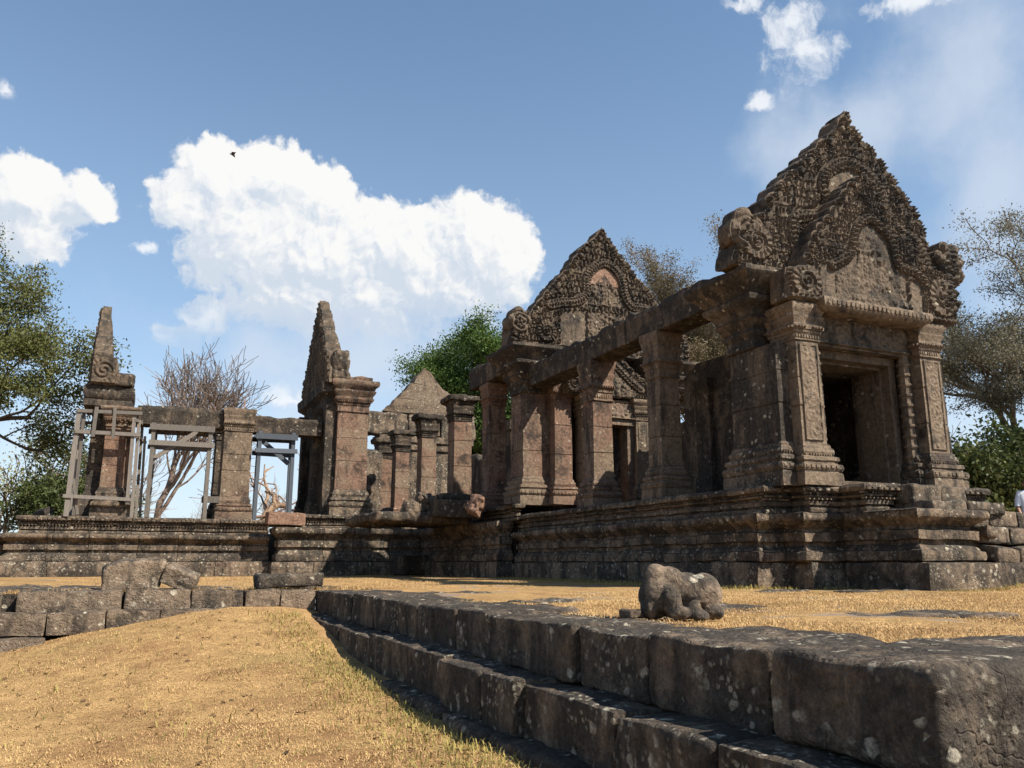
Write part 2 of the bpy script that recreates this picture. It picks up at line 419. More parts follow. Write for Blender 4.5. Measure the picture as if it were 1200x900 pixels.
    bp = k.new('ShaderNodeBump'); bp.inputs['Strength'].default_value = 0.85; bp.inputs['Distance'].default_value = 1.0 * bump
    k.put(bp.inputs['Height'], h); k.l.new(bp.outputs[0], b.inputs['Normal'])
    return mt
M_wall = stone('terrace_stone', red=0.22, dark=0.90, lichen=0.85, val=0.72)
M_plat = stone('platform_stone', red=0.28, dark=0.78, lichen=0.9, val=0.84)
M_pill = stone('pillar_stone', red=0.70, dark=0.46, lichen=0.4, bump=0.6, val=0.86)
M_carv = stone('carved_stone', red=0.16, dark=0.62, lichen=0.25, val=0.66, bump=0.8)
M_lime = stone('pale_pillar_stone', red=0.14, dark=0.42, lichen=0.35, bump=0.55, val=0.78)
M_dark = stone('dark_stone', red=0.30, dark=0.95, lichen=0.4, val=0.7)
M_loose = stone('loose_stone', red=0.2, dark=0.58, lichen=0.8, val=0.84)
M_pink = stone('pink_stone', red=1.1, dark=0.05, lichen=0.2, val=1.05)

def simple(name, c1, c2, sc=6.0, rough=0.85, bump=0.0, stretch=(1, 1, 1), trans=0.0):
    mt = bpy.data.materials.new(name); mt.use_nodes = True; k = NT(mt.node_tree)
    b = k.n['Principled BSDF']; b.inputs['Roughness'].default_value = rough; b.inputs['Specular IOR Level'].default_value = 0.2
    geo = k.new('ShaderNodeNewGeometry'); P = k.scale_xyz(geo.outputs['Position'], stretch)
    at = k.new('ShaderNodeAttribute', attribute_name='tone')
    n = k.noise(P, sc, 5, 0.6)
    f = k.m('ADD', k.m('MULTIPLY', at.outputs['Fac'], 0.6), k.m('MULTIPLY', k.ramp(n, 0.25, 0.75), 0.4))
    c = k.mix(f, c1, c2)
    k.put(b.inputs['Base Color'], c)
    if bump:
        bp = k.new('ShaderNodeBump'); bp.inputs['Strength'].default_value = 0.7; bp.inputs['Distance'].default_value = bump
        k.put(bp.inputs['Height'], n); k.l.new(bp.outputs[0], b.inputs['Normal'])
    if trans:
        t = k.new('ShaderNodeBsdfTranslucent'); k.put(t.inputs[0], c)
        mx = k.new('ShaderNodeMixShader'); mx.inputs[0].default_value = trans
        k.l.new(b.outputs[0], mx.inputs[1]); k.l.new(t.outputs[0], mx.inputs[2])
        k.l.new(mx.outputs[0], k.n['Material Output'].inputs[0])
    return mt
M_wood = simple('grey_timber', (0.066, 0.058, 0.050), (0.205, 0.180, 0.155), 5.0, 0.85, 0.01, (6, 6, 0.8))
M_bark = simple('pale_bark', (0.10, 0.075, 0.055), (0.30, 0.23, 0.17), 3.0, 0.9, 0.03, (1, 1, .4))
M_bark_red = simple('reddish_bark', (0.12, 0.07, 0.05), (0.32, 0.19, 0.13), 3.0, 0.9, 0.03, (1, 1, .4))
M_bark_dark = simple('dark_bark', (0.05, 0.04, 0.032), (0.14, 0.11, 0.085), 3.0, 0.9, 0.03, (1, 1, .4))
def leafmat(name, a, b_): return simple(name, a, b_, 0.5, 0.6, trans=0.28)
M_leaf_olive = leafmat('olive_leaves', (0.045, 0.060, 0.018), (0.15, 0.150, 0.045))
M_leaf_green = leafmat('bright_green_leaves', (0.032, 0.062, 0.014), (0.105, 0.165, 0.034))
M_leaf_brown = leafmat('brown_leaves', (0.085, 0.070, 0.038), (0.22, 0.17, 0.095))
M_leaf_grey = leafmat('grey_brown_leaves', (0.085, 0.080, 0.052), (0.24, 0.215, 0.145))
M_leaf_dark = leafmat('dark_green_leaves', (0.030, 0.045, 0.014), (0.095, 0.115, 0.035))

# ---------------------------------------------------------------- ground
def ground_z(x, y):
    z = -1.10 + 0.045 * np.clip(x, -14, 2.7) + 0.72 * np.exp(-((x - 1.6) / 3.3) ** 2 - ((y - 17) / 4.5) ** 2)
    return z
def grass_mat(name, base, hi, green, stony=0.0):
    mt = bpy.data.materials.new(name); mt.use_nodes = True; k = NT(mt.node_tree)
    b = k.n['Principled BSDF']; b.inputs['Roughness'].default_value = 0.95; b.inputs['Specular IOR Level'].default_value = 0.1
    P = k.new('ShaderNodeNewGeometry').outputs['Position']
    n1 = k.noise(P, 0.45, 5, 0.6); n2 = k.noise(P, 3.0, 6, 0.7); n3 = k.noise(k.scale_xyz(P, (1, 1, 1)), 26.0, 4, 0.7, 0.6)
    c = k.mix(k.ramp(n2, 0.28, 0.72), base, hi)
    c = k.mix(k.m('MULTIPLY', k.ramp(n1, 0.50, 0.70), 0.45), c, green)
    c = k.mix(k.m('MULTIPLY', k.ramp(n3, 0.55, 0.38), 0.55), c, (base[0] * .45, base[1] * .42, base[2] * .42))
    so_ = k.noise(k.vm('ADD', P, (9, 4, 0)), 0.7, 6, 0.68)
    c = k.mix(k.m('MULTIPLY', k.ramp(so_, 0.50, 0.64), 0.75), c, k.mix(n2, (base[0] * .62, base[1] * .54, base[2] * .6), (base[0] * .95, base[1] * .84, base[2] * .88)))
    # bare grey earth and half-buried flagstones
    if stony:
        s1 = k.noise(k.vm('ADD', P, (5, 3, 0)), 0.8, 5, 0.6)
        c = k.mix(k.m('MULTIPLY', k.ramp(s1, 0.60 - stony * .1, 0.68 - stony * .1), 0.9), c, k.mix(n2, (0.13, 0.105, 0.085), (0.27, 0.22, 0.175)))
    k.put(b.inputs['Base Color'], c)
    bp = k.new('ShaderNodeBump'); bp.inputs['Strength'].default_value = 0.9; bp.inputs['Distance'].default_value = 0.05
    k.put(bp.inputs['Height'], k.m('ADD', k.m('MULTIPLY', n2, 0.5), k.m('MULTIPLY', n3, 0.5))); k.l.new(bp.outputs[0], b.inputs['Normal'])
    return mt
STRAW = ((0.240, 0.145, 0.062), (0.44, 0.280, 0.122), (0.17, 0.135, 0.050))
M_grass = grass_mat('dry_grass_soil', *STRAW)
M_terr = grass_mat('terrace_soil', *STRAW, stony=0.35)

mb = MB()
xs = np.unique(np.concatenate([np.linspace(-600, -16, 14), np.linspace(-16, 5, 92)])); ys = np.unique(np.concatenate([np.linspace(-600, -8, 12), np.linspace(-8, 19, 120)]))
X_, Y_ = np.meshgrid(xs, ys, indexing='ij'); Pg = np.stack([X_.ravel(), Y_.ravel(), ground_z(X_.ravel(), Y_.ravel())], 1)
Pg[:, 2] += fbm(Pg * [1, 1, 0], 0.7, 4, 3) * 0.07 * (np.abs(Pg[:, 0]) < 40) + fbm(Pg * [1, 1, 0], 4.0, 2, 5) * 0.02
mb.add(Pg, grid_faces(len(xs), len(ys)), 0.5)
tag(mb.build('lower_ground', M_grass, smooth=180), kind='structure')
mb = MB()
def terr_patch(x0, x1, y0, y1, sx, sy, amp=0.035):
    xs = np.linspace(x0, x1, sx); ys = np.linspace(y0, y1, sy); A, B = np.meshgrid(xs, ys, indexing='ij')
    P_ = np.stack([A.ravel(), B.ravel(), np.zeros(A.size) - 0.035], 1)
    P_[:, 2] += fbm(P_, 0.6, 4, 8) * amp * 2
    P_[:, 2] += 0.42 * np.exp(-((P_[:, 0] - 17.6) / 1.6) ** 2 - ((P_[:, 1] - 11.2) / 2.0) ** 2)
    mb.add(P_, grid_faces(sx, sy), 0.5)
terr_patch(3.9, 26, 3.3, 17.2, 160, 110)
terr_patch(-18, 26, 17.2, 40, 160, 80)
mb.add([(-700, 17.3, -.2), (900, 17.3, -.2), (900, 1500, -.2), (-700, 1500, -.2), (4, 3.4, -.2), (900, 3.4, -.2), (900, 17.3, -.2), (4, 17.3, -.2)], [(0, 1, 2, 3), (4, 5, 6, 7)], 0.5)
tag(mb.build('terrace_ground', M_terr, smooth=180), kind='structure')

# ---------------------------------------------------------------- retaining walls
def stepped_block(mb, x0, x1, y0, y1, z0, z1, seed, rnd=0.045, amp=0.022, tone=None, dens=None):
    rock(mb, ((x0 + x1) / 2, (y0 + y1) / 2, (z0 + z1) / 2), (x1 - x0, y1 - y0, z1 - z0), rnd, n=dens, amp=amp, sc=2.0, seed=seed, tone=tone,
         rot=random.uniform(-.012, .012), tilt=(random.uniform(-.01, .01), random.uniform(-.015, .015)))
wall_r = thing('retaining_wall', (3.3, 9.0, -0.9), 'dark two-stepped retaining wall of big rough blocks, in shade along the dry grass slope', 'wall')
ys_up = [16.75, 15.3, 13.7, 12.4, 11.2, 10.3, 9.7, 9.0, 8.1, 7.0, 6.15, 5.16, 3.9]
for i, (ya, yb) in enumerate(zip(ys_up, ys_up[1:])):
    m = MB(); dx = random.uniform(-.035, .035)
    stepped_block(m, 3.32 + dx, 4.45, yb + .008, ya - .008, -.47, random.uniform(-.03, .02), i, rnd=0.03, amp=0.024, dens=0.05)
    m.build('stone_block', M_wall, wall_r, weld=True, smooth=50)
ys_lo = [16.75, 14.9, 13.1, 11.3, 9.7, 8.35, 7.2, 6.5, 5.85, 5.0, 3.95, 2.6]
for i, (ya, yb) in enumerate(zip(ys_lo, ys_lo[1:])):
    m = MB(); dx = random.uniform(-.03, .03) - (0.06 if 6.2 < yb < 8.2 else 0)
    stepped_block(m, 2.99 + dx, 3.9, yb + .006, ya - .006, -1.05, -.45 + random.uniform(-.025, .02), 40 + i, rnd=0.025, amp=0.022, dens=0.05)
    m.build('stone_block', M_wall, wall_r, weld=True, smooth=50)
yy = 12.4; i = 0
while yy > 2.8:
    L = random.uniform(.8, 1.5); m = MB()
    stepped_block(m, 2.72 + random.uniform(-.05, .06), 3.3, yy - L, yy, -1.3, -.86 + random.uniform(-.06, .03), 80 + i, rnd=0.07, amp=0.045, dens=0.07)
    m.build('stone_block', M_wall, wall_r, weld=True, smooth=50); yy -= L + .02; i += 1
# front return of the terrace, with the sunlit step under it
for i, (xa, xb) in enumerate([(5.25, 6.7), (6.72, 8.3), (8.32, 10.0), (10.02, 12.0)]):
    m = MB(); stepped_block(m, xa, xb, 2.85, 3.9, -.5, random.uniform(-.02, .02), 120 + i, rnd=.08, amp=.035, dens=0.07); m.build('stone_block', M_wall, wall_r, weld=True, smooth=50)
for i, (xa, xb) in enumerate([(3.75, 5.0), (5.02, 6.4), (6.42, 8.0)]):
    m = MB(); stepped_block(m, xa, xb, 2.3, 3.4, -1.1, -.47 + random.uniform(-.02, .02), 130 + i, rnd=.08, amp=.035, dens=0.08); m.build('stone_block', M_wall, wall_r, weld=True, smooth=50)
# the big rounded corner boulder is a stone of its own
m = MB(); rock(m, (4.28, 3.32, -.215), (1.98, 1.08, .50), .07, n=.036, amp=.028, sc=1.6, seed=205, tone=.55, rot=.02, tilt=(.01, .01))
o = m.build('corner_block', M_wall, None, origin=(4.28, 3.32, -.47), weld=True, smooth=60)
tag(o, 'huge lichen-spotted corner block of the terrace, rounded, nearest stone to the viewer', 'stone block')

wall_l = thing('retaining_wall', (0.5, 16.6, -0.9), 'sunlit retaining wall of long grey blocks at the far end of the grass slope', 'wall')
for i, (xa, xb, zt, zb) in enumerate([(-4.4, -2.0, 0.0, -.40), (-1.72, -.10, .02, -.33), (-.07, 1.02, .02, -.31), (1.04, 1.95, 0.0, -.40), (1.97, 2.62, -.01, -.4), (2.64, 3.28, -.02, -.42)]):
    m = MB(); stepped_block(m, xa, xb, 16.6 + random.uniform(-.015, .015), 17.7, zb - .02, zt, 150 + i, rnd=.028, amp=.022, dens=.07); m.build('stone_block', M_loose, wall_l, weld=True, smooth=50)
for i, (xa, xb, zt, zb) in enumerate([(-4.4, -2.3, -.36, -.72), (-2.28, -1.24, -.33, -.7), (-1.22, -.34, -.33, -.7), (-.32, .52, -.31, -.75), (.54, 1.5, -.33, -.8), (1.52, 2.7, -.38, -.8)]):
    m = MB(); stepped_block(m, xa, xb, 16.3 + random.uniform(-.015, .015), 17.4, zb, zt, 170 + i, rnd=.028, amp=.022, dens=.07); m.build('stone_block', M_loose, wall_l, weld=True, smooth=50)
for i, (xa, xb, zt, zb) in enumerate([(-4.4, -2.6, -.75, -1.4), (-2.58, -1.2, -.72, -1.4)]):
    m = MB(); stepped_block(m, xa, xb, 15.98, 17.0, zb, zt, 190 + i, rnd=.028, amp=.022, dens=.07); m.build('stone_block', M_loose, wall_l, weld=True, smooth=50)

m = MB(); rect_sweep(m, -4.3, 3.2, 17.0, 17.9, [(0, -1.5), (0, -.6), (0, -.06)], step=.5, amp=.03, tone=.4); m.build('rubble_core', M_dark, wall_l)
m = MB(); rect_sweep(m, 3.6, 4.2, 3.3, 17.0, [(0, -1.3), (0, -.6), (0, -.06)], step=.5, amp=.02, tone=.4); m.build('rubble_core', M_dark, wall_r)
def loose(name, c, dims, label, cat, mat, seed, rot=0, tilt=(0, 0), rnd=.05, amp=.03, squash=None, dens=None, tone=None, group=None, sc=2.2):
    m = MB(); rock(m, c, dims, rnd, n=dens or max(dims) / 22, amp=amp, seed=seed, rot=rot, tilt=tilt, squash=squash, tone=tone, sc=sc)
    o = m.build(name, mat, None, origin=(c[0], c[1], c[2] - dims[2] / 2), weld=True, smooth=50); return tag(o, label, cat, group)
def chip(P):
    Q = P.copy(); Q[:, 2] -= 0.10 * np.clip(-(Q[:, 0]) / .5, 0, 1) ** 2; Q[:, 0] += .12 * Q[:, 2]; return Q
loose('fallen_block', (.02, 17.35, .27), (1.02, .6, .56), 'large squared grey block lying on the far retaining wall, sunlit', 'stone block', M_loose, 301, rot=.06, tilt=(.04, -.03), squash=chip, amp=.045)
loose('fallen_block', (.86, 17.2, .22), (.62, .5, .36), 'smaller brown slab leaning on its edge beside the large squared block', 'stone block', M_loose, 302, rot=-.25, tilt=(.2, .38), amp=.03)
loose('fallen_block', (2.86, 17.2, .15), (1.26, .62, .26), 'flat grey slab lying across the inner corner of the two retaining walls', 'stone block', M_wall, 303, rot=.05, tilt=(0, -.03), amp=.03)
# flat paving slabs half buried on the far terrace
for i, (x, y, a, b_, r) in enumerate([(-1.6, 18.6, 1.5, 1.1, .1), (-.7, 20.2, 1.4, .9, -.2), (-2.4, 21.2, 1.5, 1.2, .3), (1.4, 18.3, 1.2, .5, .05), (6.3, 8.3, 1.3, .7, .2), (7.4, 6.3, 1.7, .8, -.3), (10.9, 12.4, 1.2, .6, .1), (12.6, 11.6, 1.6, .6, -.1), (5.2, 10.5, .9, .7, .4), (8.9, 4.7, 1.2, .6, .1), (5.0, 13.5, 1.0, .8, .2), (3.6, 18.4, 1.0, .6, 0.1)]):
    loc = ['on the far terrace at left'] if i < 3 else ['in the terrace grass']
    loose('paving_slab', (x, y, -.05), (a, b_, .10), ['worn flat paving slab sunk in the terrace earth, just beyond the left blocks', 'broad sandy slab in front of the left platform', 'cracked flat slab at the left edge near the platform foot', 'thin grey slab flush with the grass beyond the leaning slab',
          'flat stone sunk in the terrace grass behind the crouching statue', 'long flat stone sunk in the grass right of the crouching statue', 'flat stone close under the porch corner', 'long flat stone at the foot of the stair flank', 'flat stone in the grass left of the crouching statue', 'flat stone sunk in grass near the big corner block', 'flat stone midway along the shaded terrace edge', 'flat stone behind the slab on the wall corner'][i],
          'paving slab', M_plat, 320 + i, rot=r, rnd=.035, amp=.03, tilt=(random.uniform(-.02, .02), random.uniform(-.02, .02)), group='flat stones sunk in the terrace')

# ---------------------------------------------------------------- carving helpers
def seg_dist(A, Zc, pts, closed=False):
    pts = np.asarray(pts, float); best = np.full(A.shape, 1e9); arc = np.zeros(A.shape); acc = 0
    n = len(pts) if closed else len(pts) - 1
    for i in range(n):
        p, q = pts[i], pts[(i + 1) % len(pts)]; d = q - p; L2 = (d ** 2).sum() + 1e-12
        t = np.clip(((A - p[0]) * d[0] + (Zc - p[1]) * d[1]) / L2, 0, 1)
        dd = np.hypot(A - p[0] - t * d[0], Zc - p[1] - t * d[1]); m = dd < best
        best = np.where(m, dd, best); arc = np.where(m, acc + t * math.sqrt(L2), arc); acc += math.sqrt(L2)
    return best, arc
def inside(A, Zc, pts):
    pts = np.asarray(pts, float); c = np.zeros(A.shape, bool); j = len(pts) - 1
    for i in range(len(pts)):
        xi, zi = pts[i]; xj, zj = pts[j]
        if zi != zj:
            m = ((zi > Zc) != (zj > Zc)) & (A < (xj - xi) * (Zc - zi) / (zj - zi) + xi); c ^= m
        j = i
    return c
def smooth_line(pts, k=6):
    """Catmull-Rom through points."""
    P = [np.array(p, float) for p in pts]; P = [2 * P[0] - P[1]] + P + [2 * P[-1] - P[-2]]; out = []
    for i in range(1, len(P) - 2):
        for j in range(k):
            t = j / k
            out.append(tuple(0.5 * (2 * P[i] + (P[i + 1] - P[i - 1]) * t + (2 * P[i - 1] - 5 * P[i] + 4 * P[i + 1] - P[i + 2]) * t * t + (3 * P[i] - P[i - 1] - 3 * P[i + 1] + P[i + 2]) * t ** 3)))
    return out + [tuple(P[-2])]
def scallop(outline, pitch=.36, amp=.08, flat_below=None, step=.05):
    """Resample an outline (clockwise from bottom left over the top) with flame lobes."""
    out = []; n = len(outline); acc = 0
    for i in range(n):
        p, q = np.array(outline[i], float), np.array(outline[(i + 1) % n], float); L = np.hypot(*(q - p)); k = max(1, int(L / step)); d = (q - p) / (L + 1e-9)
        nm = np.array([-d[1], d[0]])
        for j in range(k):
            s = acc + L * j / k; pt = p + (q - p) * j / k
            a = amp if (flat_below is None or pt[1] > flat_below) else amp * .15
            if i == n - 1: a = 0
            b = abs(math.sin(math.pi * s / pitch)) ** .7
            out.append(tuple(pt + nm * a * (b - .45) + np.array([_r2(s, 1), _r2(s, 2)]) * .012))
        acc += L
    return out
def _r2(s, k): return math.sin(s * 12.9 * k + k * 4.1) * math.cos(s * 7.7 + k)

def leaf_relief(A, Zc, wd=.17, ht=.27, seed=0, warp=.11):
    P_ = np.stack([A.ravel(), Zc.ravel(), np.zeros(A.size) + seed], 1)
    A = A + fbm(P_, 1.6, 2, seed).reshape(A.shape) * warp * 2; Zc = Zc + fbm(P_ + 9, 1.6, 2, seed).reshape(A.shape) * warp * 2
    u = A / wd; v = Zc / ht; row = np.floor(v); uu = u + .5 * (row % 2)
    pu = (uu - np.floor(uu)) * 2 - 1; pv = v - row
    halfw = np.clip(1.02 - pv ** 1.6, .0, 1)          # pointed flame
    r = np.abs(pu) / np.maximum(halfw, .06)
    bump = np.clip(1 - r ** 2.2, 0, 1) * (0.45 + .55 * pv)
    rib = 0.16 * np.cos(np.clip(r, 0, 1) * math.pi * 3)
    return np.clip(bump + rib * (bump > .08), 0, 1.2)
def figure_relief(A, Zc, s=.16, seed=0):
    d, bu, bv = cells(A / s, Zc / (s * 1.25), seed)
    d2, _, _ = cells(A / (s * .45), Zc / (s * .6), seed + 4, 1.0)
    P_ = np.stack([A.ravel(), Zc.ravel(), np.zeros(A.size)], 1)
    big = fbm(P_, 1.1 / s * .35, 3, seed + 8).reshape(A.shape)
    return np.clip(np.clip(1.05 - 1.3 * d, 0, 1) * (.45 + 1.1 * big) + np.clip(.95 - 1.25 * d2, 0, 1) * .42, 0, 1.2)
def scroll_relief(A, Zc, a0, z0, pitch, r, vertical=False, seed=0):
    """Running foliage scroll of spirals."""
    t = (Zc - z0) if vertical else (A - a0); q = (A - a0) if vertical else (Zc - z0)
    k = np.round(t / pitch); c = t - k * pitch; sgn = np.where(k % 2 == 0, 1, -1); cq = q - sgn * r * .18
    rr = np.hypot(c, cq); th = np.arctan2(cq, c * sgn)
    sp = np.cos(2 * math.pi * (rr / (r * .55)) + th)
    f = figure_relief(A, Zc, r * .5, seed)
    return np.clip(.5 + .5 * sp, 0, 1) * (rr < r * .85) * .38 + f * .75
def spiral(A, Zc, c, rad, seed=0):
    r = np.hypot(A - c[0], Zc - c[1]); th = np.arctan2(Zc - c[1], A - c[0])
    ring = .5 + .5 * np.cos(2 * math.pi * r / (rad * .30) + th)
    flute = .5 + .5 * np.cos(th * 16 + r * 4)
    return (r < rad), np.where(r > rad * .62, .5 + .35 * flute, .35 + .6 * ring)

def emit_relief(mb, A, Zc, H, mask, mp, tone=.5):
    """Height field over a grid as a surface; border of the mask drops to depth 0."""
    H = np.where(mask, H, -0.03)
    nr, nc = A.shape; use = mask[:-1, :-1] | mask[1:, :-1] | mask[:-1, 1:] | mask[1:, 1:]
    V = np.stack(mp(A.ravel(), H.ravel(), Zc.ravel()), 1)
    idx = -np.ones(A.size, np.int64); ii, jj = np.nonzero(use)
    q = np.stack([ii * nc + jj, (ii + 1) * nc + jj, (ii + 1) * nc + jj + 1, ii * nc + jj + 1], 1)
    u = np.unique(q); idx[u] = np.arange(len(u))
    mb.add(V[u], [tuple(r) for r in idx[q].tolist()], tone)
def slab(mb, outline, thick, mp, tone=.5, layers=4, amp=.02, seed=0):
    """Solid plate with the given outline: front at depth 0, back at -thick."""
    n = len(outline); V = []
    for k in range(layers + 1):
        d = -thick * k / layers
        V += [mp(a, d, z) for a, z in outline]
    V = np.array(V, float); V = jitter(V, amp, 3.0, seed)
    F = grid_faces(layers + 1, n, True)
    tris = tessellate_polygon([[Vector((a, z, 0)) for a, z in outline]])
    F += [tuple(t) for t in tris] + [tuple(i + layers * n for i in t[::-1]) for t in tris]
    mb.add(V, F, tone)
def panel(mb, a0, a1, z0, z1, mp, fn, dx=.025, rim=.0, amp=.05, tone=.5):
    na = max(4, int((a1 - a0) / dx)); nz = max(4, int((z1 - z0) / dx))
    A, Zc = np.meshgrid(np.linspace(a0, a1, na), np.linspace(z0, z1, nz), indexing='ij')
    H = fn(A, Zc) * amp
    if rim:
        e = np.minimum(np.minimum(A - a0, a1 - A), np.minimum(Zc - z0, z1 - Zc)); H = np.where(e < rim, amp * .9, H)
    mask = np.ones(A.shape, bool); mask[0] = mask[-1] = False; mask[:, 0] = mask[:, -1] = False
    emit_relief(mb, A, Zc, H, mask, mp, tone)

def gable_relief(mb, outline, mp, arches, spirals=(), dx=.028, leaf=(.17, .27), amp=.10, tymp=None, seed=0, bands=(), plain=None, tone=.5, edge=None):
    o = np.array(outline); A, Zc = np.meshgrid(np.arange(o[:, 0].min(), o[:, 0].max(), dx), np.arange(o[:, 1].min(), o[:, 1].max(), dx), indexing='ij')
    m = inside(A, Zc, outline); de, sa = seg_dist(A, Zc, outline, True); m &= de > dx * .8
    P_ = np.stack([A.ravel(), Zc.ravel(), np.zeros(A.size)], 1)
    H = .03 + amp * leaf_relief(A, Zc, leaf[0], leaf[1], seed) + .02 * fbm(P_, 3, 3, seed).reshape(A.shape)
    if tymp:
        for (poly, kind) in tymp:
            t = inside(A, Zc, poly)
            if kind == 'fig': H = np.where(t, .01 + amp * .95 * figure_relief(A, Zc, .15, seed + 2), H)
            elif kind == 'plain': H = np.where(t, .012 + .01 * fbm(P_, 4, 2, seed).reshape(A.shape), H)
            elif kind == 'leaf': H = np.where(t, .04 + amp * leaf_relief(A, Zc, leaf[0] * .8, leaf[1] * .8, seed + 5), H)
    if edge:                                          # border of big flame leaves pointing outward
        wd_, pitch = edge; pu = ((sa / pitch) % 1.0) * 2 - 1; pv = np.clip(1 - de / wd_, 0, 1)
        hw = np.clip(1.04 - .75 * pv ** 2.2, .1, 1); r_ = np.abs(pu) / hw
        fl = np.clip(1 - r_ ** 2.6, 0, 1) * (.45 + .55 * np.sin(pv * math.pi * .62 + .35)) + .16 * np.cos(np.clip(r_, 0, 1) * math.pi * 3) * (r_ < 1) + .10 * np.cos(pv * 9 + r_ * 3) * (r_ < .9)
        zb = Zc > o[:, 1].min() + .25
        H = np.where((de < wd_) & zb, .02 + amp * 1.05 * fl, H)
        H = np.where((de >= wd_) & (de < wd_ * 1.12) & zb, .02, H)
    for (line, width, hgt) in arches:
        d, s = seg_dist(A, Zc, line)
        prof_ = hgt * (.80 + .20 * np.cos(d / width * math.pi * 2.0)) + .030 * np.cos(s * 2 * math.pi / .12) * (d < width * .75) - .05 * (d > width * .8)
        H = np.where((d < width), prof_, H)
        H = np.where((d >= width) & (d < width * 1.35), np.minimum(H, .02), H)
    for (c, rad) in spirals:
        t, h = spiral(A, Zc, c, rad, seed); H = np.where(t & m, .05 + amp * 1.3 * h, H)
    for (z0, z1, h) in bands:
        t = (Zc > z0) & (Zc < z1); H = np.where(t, h + .02 * np.cos(A * 2 * math.pi / .16), H)
    H = H + .012 * fbm(P_, 9, 2, seed + 9).reshape(A.shape)
    H *= np.clip(de / .05, .25, 1)
    emit_relief(mb, A, Zc, H, m, mp, tone)
def fan(mb, c, rad, heads, mp, thick, lean=0, hood=1.25, tone=.5, seed=0):
    """Rearing many-headed serpent finial: a fluted hood with a lobe for each head."""
    pts = []
    N = 40
    for i in range(N + 1):
        th = math.pi * (-.12 + 1.24 * i / N) + lean
        lob = abs(math.sin((th - lean + .12 * math.pi) / 1.24 * heads)) ** .5
        r = rad * (.80 + .26 * lob) * (1 + (hood - 1) * max(0, math.sin(th)))
        pts.append((c[0] + math.cos(th) * r * .8, c[1] + math.sin(th) * r))
    pts += [(c[0] - rad * .52, c[1] - rad * .75), (c[0] + rad * .52, c[1] - rad * .75)]
    pts = pts[::-1]
    slab(mb, pts, thick, mp, tone, 3, .015, seed)
    o = np.array(pts); A, Zc = np.meshgrid(np.arange(o[:, 0].min(), o[:, 0].max(), .03), np.arange(o[:, 1].min(), o[:, 1].max(), .03), indexing='ij')
    m = inside(A, Zc, pts); de, _ = seg_dist(A, Zc, pts, True)
    th = np.arctan2(Zc - c[1], A - c[0]); r = np.hypot(A - c[0], Zc - c[1])
    H = .05 + .06 * (.5 + .5 * np.cos((th - lean + .12 * math.pi) / 1.24 * heads * 2 + math.pi)) + .03 * np.cos(r * 2 * math.pi / .16) * (r < rad * .8) + .05 * np.exp(-(r / (rad * .35)) ** 2)
    H *= np.clip(de / .07, .1, 1)
    emit_relief(mb, A, Zc, H, m & (de > .02), mp, tone)

# ---------------------------------------------------------------- mouldings
def lower_tier(z0, z1):
    h = z1 - z0; P_ = [(-.55, z0 - .03), (-.16, z0), (-.09, z0 + .03 * h), (-.075, z0 + .11 * h), (-.09, z0 + .20 * h), (-.16, z0 + .225 * h), (-.16, z0 + .25 * h), (-.20, z0 + .30 * h), (-.25, z0 + .33 * h), (-.25, z0 + .41 * h),
          (-.155, z0 + .43 * h), (-.15, z0 + .60 * h), (-.25, z0 + .62 * h), (-.25, z0 + .68 * h), (-.18, z0 + .72 * h), (-.09, z0 + .79 * h), (-.02, z0 + .83 * h), (0, z0 + .855 * h), (.012, z0 + .92 * h), (-.005, z1 - .02), (-.05, z1), (-.75, z1 - .01)]
    return P_
def upper_tier(z0, z1):
    h = z1 - z0; return [(-.5, z0 - .03), (-.13, z0), (-.11, z0 + .10 * h), (-.12, z0 + .16 * h), (-.20, z0 + .19 * h), (-.20, z0 + .23 * h), (-.12, z0 + .26 * h), (-.11, z0 + .41 * h), (-.20, z0 + .44 * h), (-.21, z0 + .52 * h), (-.11, z0 + .55 * h), (-.08, z0 + .62 * h), (-.16, z0 + .67 * h), (-.16, z0 + .72 * h), (-.02, z0 + .76 * h), (0, z0 + .9 * h), (-.04, z1), (-.7, z1 - .005)]
def base_tier(z0, z1):
    return [(-.03, z0 - .15), (.0, z0 + .1), (.005, z1 - .10), (-.02, z1 - .01), (-.06, z1), (-.7, z1 + .002)]

# ---------------------------------------------------------------- the temple platform
plat = thing('temple_platform', (11.6, 13.7, 0), 'long stepped and moulded stone platform under the whole temple, its front stair ruined', 'platform')
xr = 18.6
front0 = [(11.62, 25.9), (11.62, 13.70), (12.50, 13.70), (12.50, 13.10), (13.40, 13.10), (13.40, 11.10), (15.5, 11.10)]
m = MB()
run(m, front0 + [(20.2, 11.10), (20.2, 13.1), (xr + 1, 13.1)], base_tier(0, .5), block=(1.2, 2.4), amp=.022, jit=.015, seed=1)
run(m, [(-12, 35.1), (-4.75, 35.1), (-4.75, 35.5), (-4.45, 35.5), (-4.45, 35.1), (5.0, 35.1), (5.0, 34.3), (11.05, 34.3), (11.05, 25.9), (11.62, 25.9)], base_tier(0, .52), block=(1.1, 2.2), amp=.022, jit=.015, seed=2)
m.build('base_course', M_plat, plat)
m = MB()
def insp(path, d):  # inset a plan path for rails of petals
    return path
T1 = [(11.60, 25.9), (11.60, 13.62), (12.28, 13.62), (12.28, 13.02), (13.32, 13.02), (13.32, 11.16), (15.30, 11.16), (15.30, 12.6)]
run(m, T1, lower_tier(.5, 1.5), block=(1.3, 2.2), amp=.020, jit=.014, seed=3)
T1b = [(-12, 35.2), (-4.75, 35.2), (-4.75, 35.65), (-4.45, 35.65), (-4.45, 35.2), (5.0, 35.2)]
run(m, T1b, lower_tier(.52, 1.54), block=(1.2, 2.0), amp=.016, jit=.012, seed=4)
